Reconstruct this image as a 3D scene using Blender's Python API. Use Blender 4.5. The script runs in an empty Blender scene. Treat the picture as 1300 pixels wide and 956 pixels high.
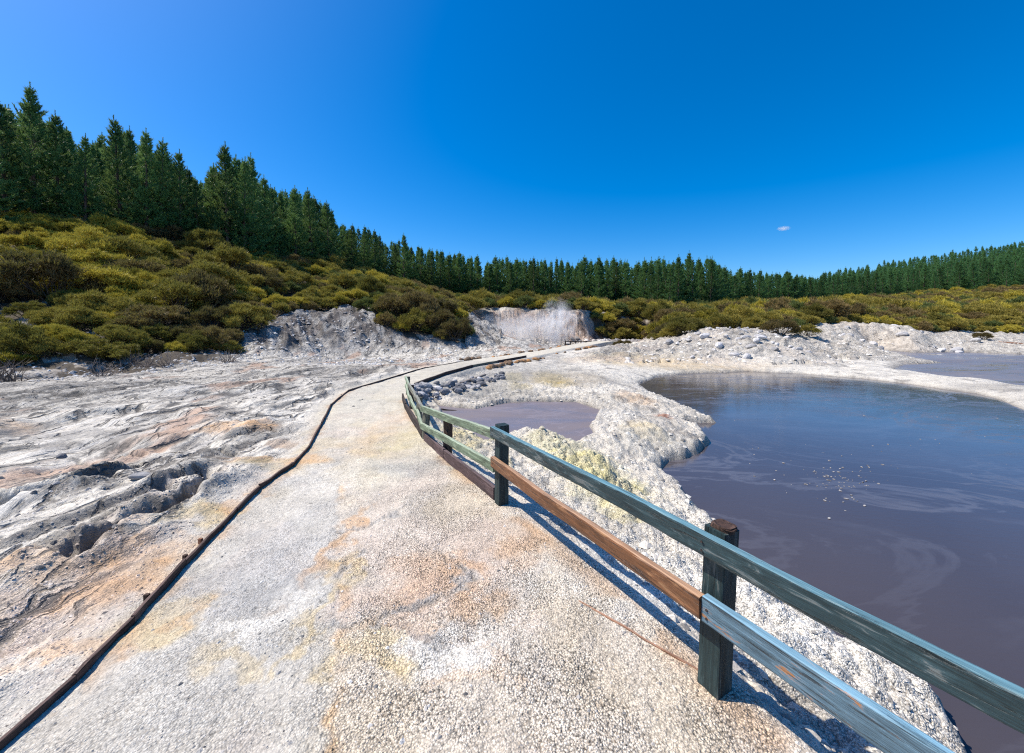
import bpy, math, random
import numpy as np
from mathutils import Vector, Matrix, Quaternion
random.seed(7)
RNG = np.random.default_rng(11)
scene = bpy.context.scene
COL = scene.collection
# ------------------------------------------------------------------ camera geometry
F, CX, CY, EYE = 500.0, 650.0, 433.5, 1.7
PITCH = math.atan(17.5 / F)
SP, CP = math.sin(PITCH), math.cos(PITCH)
def ray(px, py):
    u = (px - CX) / F; v = (py - CY) / F
    return u, CP - v * SP, -SP - v * CP
def G(px, py, z=0.0):
    """point of the level z that a photo pixel looks at"""
    u, dy, dz = ray(px, py); t = (z - EYE) / dz
    return (u * t, dy * t)
def W(px, py, Y):
    """point at depth Y that a photo pixel looks at"""
    u, dy, dz = ray(px, py); t = Y / dy
    return (u * t, Y, EYE + dz * t)
# ------------------------------------------------------------------ noise (numpy)
_t = np.random.default_rng(3).random(65536) * 2 * np.pi
GC, GS = np.cos(_t).astype(np.float32), np.sin(_t).astype(np.float32)
RT = np.random.default_rng(5).random((65536, 3)).astype(np.float32)
def _h(ix, iy, seed):
    return ((ix * 73856093) ^ (iy * 19349663) ^ (seed * 83492791 + 12345)) & 0xffff
def perlin(x, y, seed=0):
    x = np.asarray(x, np.float64); y = np.asarray(y, np.float64)
    fx = np.floor(x); fy = np.floor(y)
    ix = fx.astype(np.int64); iy = fy.astype(np.int64)
    dx = (x - fx).astype(np.float32); dy = (y - fy).astype(np.float32)
    u = dx * dx * dx * (dx * (dx * 6 - 15) + 10); v = dy * dy * dy * (dy * (dy * 6 - 15) + 10)
    def g(a, b):
        i = _h(ix + a, iy + b, seed)
        return GC[i] * (dx - a) + GS[i] * (dy - b)
    n0 = g(0, 0); n1 = g(1, 0); n0 = n0 + u * (n1 - n0)
    m0 = g(0, 1); m1 = g(1, 1); m0 = m0 + u * (m1 - m0)
    return 1.5 * (n0 + v * (m0 - n0))
def fbm(x, y, octv=4, seed=0, gain=.5):
    r = 0; a = 1; s = 1
    for o in range(octv):
        r = r + a * perlin(x * s + 17.3 * o, y * s - 9.1 * o, seed + o); a *= gain; s *= 2.03
    return r
def ridged(x, y, octv=4, seed=0):
    r = 0; a = 1; s = 1
    for o in range(octv):
        r = r + a * (1 - 2 * np.abs(perlin(x * s + 7.3 * o, y * s, seed + o))); a *= .5; s *= 2.1
    return r / 2
def worley(x, y, seed=0):
    fx = np.floor(x); fy = np.floor(y); ix = fx.astype(np.int64); iy = fy.astype(np.int64)
    dx = x - fx; dy = y - fy
    f1 = np.full(np.shape(x), 9.0); cid = np.zeros(np.shape(x))
    for a in (-1, 0, 1):
        for b in (-1, 0, 1):
            i = _h(ix + a, iy + b, seed)
            d = (a + RT[i, 0] - dx) ** 2 + (b + RT[i, 1] - dy) ** 2
            m = d < f1
            f1 = np.where(m, d, f1); cid = np.where(m, RT[i, 2], cid)
    return np.sqrt(f1), cid
def plates_of(x, y, seed, k=16.):
    """flat cells of random height with narrow sloping joints"""
    fx = np.floor(x); fy = np.floor(y); ix = fx.astype(np.int64); iy = fy.astype(np.int64)
    dx = x - fx; dy = y - fy; num = 0; den = 1e-9
    for a in (-1, 0, 1):
        for b in (-1, 0, 1):
            i = _h(ix + a, iy + b, seed)
            w = np.exp(-k * ((a + RT[i, 0] - dx) ** 2 + (b + RT[i, 1] - dy) ** 2)); num = num + w * RT[i, 2]; den = den + w
    return num / den
def sst(a, b, x):
    t = np.clip((x - a) / (b - a), 0, 1); return t * t * (3 - 2 * t)
def seg_dist(x, y, pts):
    d = np.full(x.shape, 1e9)
    for (ax, ay), (bx, by) in zip(pts[:-1], pts[1:]):
        ex, ey = bx - ax, by - ay; L = ex * ex + ey * ey + 1e-12
        t = np.clip(((x - ax) * ex + (y - ay) * ey) / L, 0, 1)
        d = np.minimum(d, (x - ax - t * ex) ** 2 + (y - ay - t * ey) ** 2)
    return np.sqrt(d)
def poly_sd(x, y, pts):
    """signed distance, negative inside"""
    P = list(pts) + [pts[0]]
    d = seg_dist(x, y, P)
    ins = np.zeros(x.shape, bool)
    for (ax, ay), (bx, by) in zip(P[:-1], P[1:]):
        if ay == by: continue
        c = ((ay > y) != (by > y)) & (x < (bx - ax) * (y - ay) / (by - ay) + ax)
        ins ^= c
    return np.where(ins, -d, d)
# ------------------------------------------------------------------ plan of the place
ZW = -0.60; ZW2 = -0.40
POND = [G(*p, ZW) for p in [(812,487),(835,478),(880,474),(950,471.5),(1010,474),(1100,481),(1180,491),(1230,499),(1270,508),(1300,519),(1345,535)]] + \
       [(22,9),(22,-6),(5,-6),(2.3,0.2),(2.05,1.4)] + \
       [G(*p, ZW) for p in [(1200,905),(1146,866),(1118,850),(1078,827),(1034,798),(1013,777),(985,752),(955,722),(925,690),(890,655),(876,640),(862,618),(836,598),(850,586),(880,576),(897,562),(885,548),(860,539),(905,536),(880,526),(850,512),(828,502)]]
POOL = [G(*p, ZW2) for p in [(556,515),(585,518),(610,519),(640,512),(674,510),(734,511),(764,521),(757,532),(750,541),(757,553),(739,564),(711,559),(676,549),(658,549),(638,560),(618,566),(603,553),(581,540),(570,529)]]
FARPOND = [G(*p, ZW) for p in [(1120,444.5),(1161,448),(1208,447),(1300,450),(1420,453)]] + [(75,30),(60,12)] + \
          [G(*p, ZW) for p in [(1360,500),(1300,493),(1254,484),(1217,482),(1175,476),(1138,470),(1150,463),(1194,461),(1150,455),(1125,449)]]
LEFT_EDGE = [(-1.5,-4),(-1.78,0)] + [G(*p) for p in [(94,866),(168,791),(235,718),(300,650),(330,622),(372,592),(392,570),(408,540),(420,515),(442,497),(505,478),(540,467),(600,457),(680,447),(725,439),(770,432.5),(812,431.5)]]
RIGHT_EDGE = [(3.9,-4),(1.95,0)] + [G(*p) for p in [(895,866),(780,752),(632,640),(566,583),(539,557),(526,535),(516,519),(512,506),(527,492),(565,477),(600,466.5),(660,456),(720,444),(777,434.5),(815,433.5)]]
PATHPOLY = LEFT_EDGE + RIGHT_EDGE[::-1]
GULLIES = [  # photo line, width, depth
 ([(-60,668),(0,653),(43,644),(91,625),(152,605),(193,588),(233,574)], .07, .15),
 ([(81,712),(107,711),(132,693),(152,686),(178,676),(216,655),(241,640),(256,612)], .09, .17),
 ([(101,684),(142,668),(203,648),(218,628)], .06, .10),
 ([(-40,640),(13,628),(76,612),(112,587),(152,577),(178,577)], .06, .10),
 ([(60,655),(95,652)], .03, .05), ([(130,638),(150,635)], .04, .06),
 ([(240,588),(262,580),(285,577)], .07, .09),
 ([(162,489),(200,486),(225,483)], .22, .14), ([(10,510),(60,503),(95,501)], .18, .10),
 ([(395,500),(412,497),(430,497)], .16, .12), ([(452,480),(475,472),(500,470),(520,468)], .30, .12),
 ([(300,560),(318,552),(340,552)], .06, .05), ([(100,575),(135,583)], .05, .05),
]
GUL = [([G(*p, -.05) for p in pts], w, d) for pts, w, d in GULLIES]
CRACKS = [([G(*p) for p in pts], w) for pts, w in [
 ([(420,678),(452,672),(478,664),(500,655),(512,645),(530,638)], .012), ([(425,733),(440,718),(452,706),(462,698)], .018),
 ([(480,782),(510,776),(545,765),(575,752),(600,738),(596,728),(562,705)], .016), ([(430,795),(455,792),(480,790)], .014),
 ([(585,735),(605,735)], .02)]]
# macro terrain: (photo x, photo y, depth) -> height
CT = [W(*p) for p in [
 (-300,470,14),(-300,400,20),(-300,330,28),(-300,290,36),(-300,270,48),
 (0,480,13.2),(0,440,17),(0,390,21),(0,340,26),(0,300,32),(0,280,37),(0,268,46),(0,262,60),
 (100,470,15.7),(100,435,18.5),(100,385,23),(100,335,29),(100,305,34),(100,290,38),(100,275,50),
 (200,466,17),(200,430,20.5),(200,385,26),(200,345,32),(200,318,39),(200,300,50),
 (300,463,18),(300,435,23),(300,395,28),(300,360,35),(300,335,43),(300,315,56),
 (350,455,21),(350,425,25),(400,449,25),(400,415,29),(400,390,34),(400,360,44),(400,345,56),(400,335,70),
 (470,445,28),(470,402,32),(470,380,40),(470,364,54),(470,355,72),(470,345,95),
 (540,445,29),(540,415,33),(540,388,40),(540,378,58),(540,374,85),
 (590,444,30),(592,418,35),(590,396,42),(592,392,56),
 (600,440,48.6),(640,440,49),(690,438,49),(735,434,48.5),(600,401,51),(640,399,51.5),(690,399,51.5),(735,404,51),
 (600,399,62),(660,399,62),(720,400,62),(780,402,60),(640,395,95),(720,395,95),(800,397,90),(640,390,150),(760,390,150),
 (765,436,46.5),(800,436,46),(832,434,45),(765,409,49),(800,409,48.5),(832,411,47),
 (850,428,38),(850,408,56),(860,404,72),(900,402,80),(850,440,30),(850,462,22.5),(815,447,28),
 (885,424,32),(930,422,30.5),(930,445,25),(960,425,32),(960,405,60),(960,397,110),(1000,440,26),(1000,428,33),(1030,424,36),(900,412,52),(1000,411,52),(1000,398,90),
 (1060,430,33),(1090,440,30),(1065,411,52),(1060,396,110),(1060,386,150),
 (1110,432,37),(1130,418,40.5),(1160,420,41),(1185,430,40),(1130,410,58),(1130,394,100),(1130,380,165),(1110,362,240),
 (1215,434,46),(1215,408,68),(1215,393,105),(1215,370,170),(1215,347,235),(1215,342,300),
 (1300,436,47),(1300,408,72),(1300,388,105),(1300,368,155),(1300,350,195),(1300,333,235),(1300,328,300),
 (1450,440,47),(1450,400,80),(1450,370,140),(1450,325,230),(1010,390,200),(900,390,200),(500,352,160)]]
CT += [(x, y, 0.0) for x, y in [(-2.4,1),(-2.4,4),(-3.6,8),(-4.2,11),(-3.5,15),(-2,20),(1,27),(6,36),(0,1),(-1,4),(-2,8),(-2.5,12),(-3,14),(-1.5,19),(-14,5),(-14,-5),(-3,-6),(0,-8),(-8,11),(-9,15)]]
CT += [(-4.5,3.5,-.10),(-4.5,6,-.12),(-7.5,7,-.12),(-7,4,-.14),(-6,1,-.12),(-9,12,-.02)]
CT += [(x, y, z) for x, y, z in [(1.7,2.2,-.28),(1.0,3.4,-.22),(.55,4.3,-.18),(.0,5.2,-.2),(-.6,6.6,-.28),(1.6,3.6,-.36),(2.6,5.2,-.38),(3.2,6.6,-.36),(1.2,8.4,-.3),(4,9.5,-.35),(-1.0,9.5,-.35),(-1.4,12,-.34),(0,12,-.33),(0,16,-.25),(3,14,-.3),(3,22,-.2),(7,18,-.3),(8,27,-.15),(12,36,-.1),(4,-2,-.4),(3,0.5,-.45)]]
CT += [(*G(1150,459,-.42),-.42),(*G(1050,455,-.3),-.3),(*G(1000,463,-.4),-.4),(*G(1120,475,-.4),-.4),(*G(1250,492,-.42),-.42),(*G(1290,505,-.42),-.42),(30,15,-.5),(60,20,-.4),(40,-10,0)]
CT += [(-60,-30,4),(0,-60,0),(70,-60,0),(-200,60,26),(-400,0,26),(-200,300,26),(0,400,12),(200,500,34),(500,500,36),(500,100,26),(300,-200,8),(-300,-300,10),(-900,900,20),(900,900,30),(900,-900,10),(-900,-900,10),(0,1400,12)]
CT = np.array(CT)
def _phi(r2, c=.8): return np.sqrt(r2 + c * c)
_n = len(CT)
_A = np.zeros((_n + 3, _n + 3))
_A[:_n, :_n] = _phi((CT[:, None, 0] - CT[None, :, 0]) ** 2 + (CT[:, None, 1] - CT[None, :, 1]) ** 2)
_A[:_n, _n] = 1; _A[:_n, _n + 1] = CT[:, 0]; _A[:_n, _n + 2] = CT[:, 1]
_A[_n:, :_n] = _A[:_n, _n:].T
_w = np.linalg.solve(_A, np.concatenate([CT[:, 2], np.zeros(3)]))
def macro(x, y):
    r = np.full(x.shape, _w[_n]) + _w[_n + 1] * x + _w[_n + 2] * y
    for k in range(_n):
        r += _w[k] * _phi((x - CT[k, 0]) ** 2 + (y - CT[k, 1]) ** 2)
    return r
def pxof(x, y): return CX + F * x / np.maximum(y, .3)
SHRUB_FRONT = np.array([(-400,13.5),(0,15.2),(60,16),(130,17),(220,18.6),(300,21.5),(335,28),(430,34),(455,34),(490,31),(540,30.5),(590,32),(598,53),(740,53.5),(765,52.5),(832,51),(845,38),(900,38),(960,40),(1000,43),(1060,47),(1110,50),(1160,50),(1230,54),(1400,56),(2000,60)])
TREE_FRONT = np.array([(-500,30),(0,36),(100,38),(200,40),(300,45),(400,59),(450,72),(500,85),(600,98),(700,98),(800,92),(845,78),(905,80),(925,112),(1000,125),(1060,150),(1150,160),(1300,148),(1450,148),(2200,160)])
def shrub_mask(x, y, hard=.8):
    p = pxof(x, y); d = y - np.interp(p, SHRUB_FRONT[:, 0], SHRUB_FRONT[:, 1]) + 1.3 * (1 - sst(250, 330, p))
    return sst(-1.6, hard, d + 1.6 * fbm(x * .4, y * .4, 3, 91)) * (y > 5)
def terrain(x, y, full=True):
    x = np.asarray(x, float); y = np.asarray(y, float)
    h = np.clip(macro(x, y), -.8, 60)
    R = np.hypot(x, y)
    wa = .012 * np.clip(R, 2, 40)
    wx = x + wa * fbm(x / (8 * wa + .2), y / (8 * wa + .2), 4, 31); wy = y + wa * fbm(x / (8 * wa + .2), y / (8 * wa + .2), 4, 47)
    near = R < 90
    dp = np.full(x.shape, 99.); d1 = dp.copy(); d2 = dp.copy(); d3 = dp.copy()
    xn, yn = x[near], y[near]; wxn, wyn = wx[near], wy[near]
    dp[near] = poly_sd(xn, yn, PATHPOLY)
    d1[near] = poly_sd(wxn, wyn, POND); d2[near] = poly_sd(wxn, wyn, POOL); d3[near] = poly_sd(wxn, wyn, FARPOND)
    sc = np.clip(R / 8, .5, 3)
    smask = shrub_mask(x, y)
    left = sst(.05, .7, dp) * (x < np.interp(y, [p[1] for p in LEFT_EDGE], [p[0] for p in LEFT_EDGE])) 
    right = sst(.0, .5, dp) * (1 - left) * (1 - smask)
    wp = 1 - sst(.05, .45, dp)
    # relief
    big = fbm(x / 3.1, y / 3.1, 3, 1)
    mid = fbm(x / .9, y / .9, 4, 9)
    fine = fbm(x / .16, y / .16, 3, 21)
    # strata that run away from the viewer, sharp on their right-hand side
    s = x * .985 - y * .17; t = x * .17 + y * .985
    v = s * .62 + .5 * fbm(s * .5, t * .16, 3, 61) + .06 * mid
    saw = (-v) % 1.0
    led = np.where(saw < .13, sst(0, .13, saw), 1 - (saw - .13) / .87)
    v2 = s * 2.3 + .7 * fbm(s * .9, t * .3, 3, 66); saw2 = (-v2) % 1.0
    led2 = np.where(saw2 < .2, sst(0, .2, saw2), 1 - (saw2 - .2) / .8) * (1 - sst(7, 13, R))
    lm = sst(-.15, .35, fbm(x / 2.2, y / 3.0, 3, 71))
    lm2 = sst(-.05, .4, fbm(x / .9, y / 1.6, 3, 74))
    flat = 1 - smask
    pw_ = .22 * mid
    pa = plates_of(s / .75 + pw_ + .15 * big, t / 2.1 + pw_, 141, 18.); pb = plates_of(s / .30 + pw_, t / .8 + pw_, 143, 14.); pc = plates_of(s / .11 + .3 * mid, t / .26, 145, 9.)
    plates = (.15 * pa * sst(-.25, .3, fbm(x / 3, y / 3, 3, 147)) * (1 - sst(14, 28, R)) + .085 * pb * (1 - sst(7, 12, R)) * sst(-.2, .3, fbm(x / 1.4, y / 1.4, 3, 148)) + .028 * pc * (1 - sst(4.5, 7, R))) * sst(.35, 1.1, dp)
    farf = sst(14, 30, R)
    h = h + left * flat * (plates + .08 * led * lm + .03 * led2 * lm2 + .045 * mid + .010 * fine + .06 * big) * (1 - .4 * farf)
    # crusted bank: cauliflower lumps
    cr = np.zeros_like(h); rn = (R < 14) & (right > 0)
    if rn.any():
        a, _ = worley(x[rn] / .16 + .3 * mid[rn], y[rn] / .16, 5); b, _ = worley(x[rn] / .055, y[rn] / .055, 6); c_, _ = worley(x[rn] / .5, y[rn] / .5, 8)
        cr[rn] = .075 * (.75 - a) + .030 * (.7 - b) + .10 * (.6 - c_)
    h = h + right * flat * (cr * (1 - farf) + .05 * mid + .06 * big + (.02 + .05 * farf) * ridged(x / 1.3, y / 1.3, 4, 77))
    for px_, py_, rr_, hh_ in ((735,592,.42,.15),(772,628,.34,.16),(706,566,.34,.13),(692,556,.3,.12),(800,655,.22,.12),(640,600,.2,.08),(870,625,.3,.08),(600,565,.4,.10),(965,745,.14,.07)):
        gx_, gy_ = G(px_, py_, -.3); dd_ = np.hypot(x - gx_ + .08 * mid, y - gy_ + .08 * big) / rr_
        h = h + right * hh_ * np.exp(-dd_ ** 3) * (1 + 2.6 * cr + .5 * fbm(x / .12, y / .12, 3, 131))
    # rough mounds in the distance on the right and cliff gullies
    mnd = sst(19, 27, y) * (x > 3) * flat * (h > -.35) * sst(.5, 3.5, dp)
    h = h + mnd * (.42 * ridged(x / 2.6, y / 2.2, 5, 83) + .20 * fbm(x / 1.1, y / .8, 4, 85))
    clf = ((y > 46) & (y < 55) & (x > -8) & (x < 20))
    st = sst(-.2, .5, h) * (1 - sst(3.2, 4.2, h))
    h = h + clf * (.9 * st * (.6 * ridged(x / 1.7 + .5 * mid, h / 1.3 + .4 * big, 5, 87) + .5 * ridged(x / 3.2, h / 2.4, 3, 88)))
    gul = sst(.5, 3, dp) * sst(20, 24, y) * sst(-.2, .6, h) * flat * (x < -1) * (y < 45)
    h = h + gul * (.5 * ridged((x + .6 * y) / 2.0, (y - .3 * x) / 5, 4, 89) + .2 * mid)
    h = h + smask * (.35 * fbm(x / 3, y / 3, 3, 93) + .10 * fbm(x / .6, y / .6, 3, 95))
    # gullies on the left
    dark = np.zeros_like(h); crk = np.zeros_like(h)
    fx_ = x + .15 * fbm(x / .5, y / .5, 3, 101) + .02 * mid; fy_ = y + .15 * fbm(x / .5, y / .5, 3, 103)
    gn = (R < 30) & (x < 0)
    if gn.any():
        for pts, w, d in GUL:
            dd = seg_dist(fx_[gn], fy_[gn], pts)
            k = np.exp(-(dd / (w * 1.1)) ** 2.6)
            h[gn] -= 1.0 * d * k; h[gn] += .3 * d * np.exp(-((dd - 1.9 * w) / w) ** 2) * (.5 + mid[gn]); dark[gn] = np.maximum(dark[gn], k * .9)
    # ponds
    for d, zw in ((d1, ZW), (d3, ZW)):
        bank = zw + np.where(d > 0, .10 * (1 - np.exp(-np.maximum(d, 0) / (.05 * sc))) + .10 * d, np.maximum(d * .5, -.3) - .02)
        bank = bank + np.where(d > -.05, (.02 * mid + cr * .9) * sst(-.05, .12, d), 0)
        k = sst(0, 1.1 * sc, d); h = np.where(d < 1.1 * sc, bank * (1 - k) + h * k, h)
    bank = ZW2 + np.where(d2 > 0, .07 * (1 - np.exp(-np.maximum(d2, 0) / .04)) + .05 * d2, np.maximum(d2 * .4, -.2) - .02) + np.where(d2 > -.05, (cr * .9 + .02 * mid) * sst(-.05, .12, d2), 0)
    k = sst(0, .8, d2); h = np.where(d2 < .8, bank * (1 - k) + h * k, h)
    # path
    hp = .012 * big + .010 * mid + .0045 * fine
    cw, cid = np.ones_like(h), np.zeros_like(h)
    cn = (R < 9)
    if cn.any():
        a, ci = worley(x[cn] / .034, y[cn] / .034, 15); cw[cn] = a; cid[cn] = ci
        hp[cn] += .004 * (.6 - a) * (.4 + ci)
        for pts, w in CRACKS:
            dd = seg_dist(x[cn] + .05 * fbm(x[cn] / .12, y[cn] / .12, 3, 111), y[cn] + .05 * fbm(x[cn] / .12, y[cn] / .12, 3, 113), pts)
            kk = np.exp(-(dd / w) ** 2); hp[cn] -= .014 * kk; crk[cn] = np.maximum(crk[cn], np.exp(-(dd / (2.6 * w)) ** 4) * sst(-.5, .1, fbm(x[cn] / .25, y[cn] / .25, 2, 119))); dark[cn] = np.maximum(dark[cn], .55 * kk * (fbm(x[cn] / .3, y[cn] / .3, 2, 117) > -.25))
    pz = sst(18, 50, y) * .15
    farp = sst(24, 32, y) * (1 - sst(.6, 3.5, dp)); h = np.where(farp > 0, np.minimum(h, h * (1 - farp) + (pz - .12) * farp), h)
    h = h * (1 - wp) + (hp + pz) * wp
    if not full: return h
    return h, dict(R=R, dp=dp, d1=d1, d2=d2, d3=d3, smask=smask, left=left, right=right, wp=wp, big=big, mid=mid, fine=fine, dark=dark, crk=crk, led=led, lm=lm, lm2=lm2, led2=led2, saw=saw, saw2=saw2, mnd=mnd, clf=clf * st, gul=gul, flat=flat, cr=cr, s=s, t=t)
GRID = {}
def zat(x, y):
    """height of the built ground sheet"""
    x = np.atleast_1d(np.asarray(x, float)); y = np.atleast_1d(np.asarray(y, float))
    th, rs, H = GRID['th'], GRID['rs'], GRID['H']
    a = np.arctan2(x - 0., y + 1.5); a = np.where(a < th[0], a + 2 * math.pi, a); r = np.clip(np.hypot(x, y + 1.5), rs[0], rs[-1] * .999)
    thx = np.append(th, th[0] + 2 * math.pi)
    j = np.clip(np.searchsorted(thx, a) - 1, 0, len(th) - 1); i = np.clip(np.searchsorted(rs, r) - 1, 0, len(rs) - 2)
    u = (a - thx[j]) / (thx[j + 1] - thx[j]); v = (r - rs[i]) / (rs[i + 1] - rs[i]); j1 = (j + 1) % len(th)
    return (H[i, j] * (1 - u) + H[i, j1] * u) * (1 - v) + (H[i + 1, j] * (1 - u) + H[i + 1, j1] * u) * v
# ------------------------------------------------------------------ mesh and object helpers
def mesh_np(name, V, Fc, mat=None, smooth=True, midx=None):
    """vertices Nx3, faces MxK (one K)"""
    V = np.asarray(V, np.float32); Fc = np.asarray(Fc, np.int32)
    me = bpy.data.meshes.new(name); K = Fc.shape[1]
    me.vertices.add(len(V)); me.vertices.foreach_set('co', V.ravel())
    me.loops.add(Fc.size); me.loops.foreach_set('vertex_index', Fc.ravel())
    me.polygons.add(len(Fc)); me.polygons.foreach_set('loop_start', np.arange(0, Fc.size, K, dtype=np.int32))
    me.polygons.foreach_set('loop_total', np.full(len(Fc), K, np.int32))
    me.polygons.foreach_set('use_smooth', np.full(len(Fc), smooth, bool))
    if mat is not None:
        for m in (mat if isinstance(mat, (list, tuple)) else [mat]): me.materials.append(m)
    if midx is not None: me.polygons.foreach_set('material_index', np.asarray(midx, np.int32))
    me.update(calc_edges=True)
    return me
def link(name, me, parent=None, loc=None, **kw):
    o = bpy.data.objects.new(name, me); COL.objects.link(o)
    if parent is not None: o.parent = parent
    if loc is not None: o.location = loc
    for k, v in kw.items(): o[k] = v
    return o
def thing(name, label, cat, loc=(0, 0, 0), group=None, rz=0):
    o = bpy.data.objects.new(name, None); COL.objects.link(o); o.location = loc; o.rotation_euler = (0, 0, rz)
    o.empty_display_size = .2; o['label'] = label; o['category'] = cat
    if group: o['group'] = group
    return o
# ------------------------------------------------------------------ node helpers
class NT:
    def __init__(s, name):
        s.m = bpy.data.materials.new(name); s.m.use_nodes = True; s.t = s.m.node_tree; s.t.nodes.clear()
        s.out = s.n('ShaderNodeOutputMaterial')
    def n(s, typ, **kw):
        nd = s.t.nodes.new(typ)
        for k, v in kw.items():
            if k in nd.inputs.keys() if isinstance(k, str) else False:
                nd.inputs[k].default_value = v
            else: setattr(nd, k, v)
        return nd
    def l(s, a, b): s.t.links.new(a, b)
    def noise(s, vec, scale, detail=4, rough=.5, dist=0):
        nd = s.t.nodes.new('ShaderNodeTexNoise'); nd.inputs['Scale'].default_value = scale; nd.inputs['Detail'].default_value = detail
        nd.inputs['Roughness'].default_value = rough; nd.inputs['Distortion'].default_value = dist
        if vec is not None: s.l(vec, nd.inputs['Vector'])
        return nd.outputs['Fac']
    def vor(s, vec, scale, feature='F1', rnd=1):
        nd = s.t.nodes.new('ShaderNodeTexVoronoi'); nd.feature = feature; nd.inputs['Scale'].default_value = scale; nd.inputs['Randomness'].default_value = rnd
        s.l(vec, nd.inputs['Vector']); return nd
    def ramp(s, fac, stops, interp='LINEAR'):
        nd = s.t.nodes.new('ShaderNodeValToRGB'); cr = nd.color_ramp; cr.interpolation = interp
        while len(cr.elements) < len(stops): cr.elements.new(.5)
        for e, (p, c) in zip(cr.elements, stops):
            e.position = p; e.color = (c, c, c, 1) if isinstance(c, (int, float)) else (*c, 1)
        s.l(fac, nd.inputs['Fac']); return nd.outputs['Color']
    def mapr(s, v, a, b, c, d):
        nd = s.t.nodes.new('ShaderNodeMapRange'); s.l(v, nd.inputs['Value'])
        for i, k in enumerate((a, b, c, d)): nd.inputs[i + 1].default_value = k
        return nd.outputs['Result']
    def math(s, op, a, b=None, clamp=False):
        nd = s.t.nodes.new('ShaderNodeMath'); nd.operation = op; nd.use_clamp = clamp
        for i, k in enumerate((a, b)):
            if k is None: continue
            if isinstance(k, (int, float)): nd.inputs[i].default_value = k
            else: s.l(k, nd.inputs[i])
        return nd.outputs[0]
    def mix(s, f, a, b, blend='MIX'):
        nd = s.t.nodes.new('ShaderNodeMix'); nd.data_type = 'RGBA'; nd.blend_type = blend
        for i, k in ((0, f), (6, a), (7, b)):
            if isinstance(k, (int, float)): nd.inputs[i].default_value = k if i == 0 else (k, k, k, 1)
            elif isinstance(k, tuple): nd.inputs[i].default_value = (*k, 1)
            else: s.l(k, nd.inputs[i])
        return nd.outputs[2]
    def bump(s, h, strength, dist, normal=None):
        nd = s.t.nodes.new('ShaderNodeBump'); nd.inputs['Strength'].default_value = strength; nd.inputs['Distance'].default_value = dist
        s.l(h, nd.inputs['Height'])
        if normal is not None: s.l(normal, nd.inputs['Normal'])
        return nd.outputs['Normal']
    def mapping(s, vec, scale=(1, 1, 1), rot=(0, 0, 0), loc=(0, 0, 0)):
        nd = s.t.nodes.new('ShaderNodeMapping'); nd.inputs['Scale'].default_value = scale; nd.inputs['Rotation'].default_value = rot; nd.inputs['Location'].default_value = loc
        s.l(vec, nd.inputs['Vector']); return nd.outputs['Vector']
    def bsdf(s, color, rough=.8, normal=None, spec=.3, **kw):
        b = s.t.nodes.new('ShaderNodeBsdfPrincipled')
        for key, k in (('Base Color', color), ('Roughness', rough), ('Specular IOR Level', spec)):
            if isinstance(k, (int, float)): b.inputs[key].default_value = k
            elif isinstance(k, tuple): b.inputs[key].default_value = (*k, 1)
            else: s.l(k, b.inputs[key])
        for k, v in kw.items(): b.inputs[k.replace('_', ' ')].default_value = v
        if normal is not None: s.l(normal, b.inputs['Normal'])
        s.l(b.outputs[0], s.out.inputs['Surface']); return b
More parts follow.
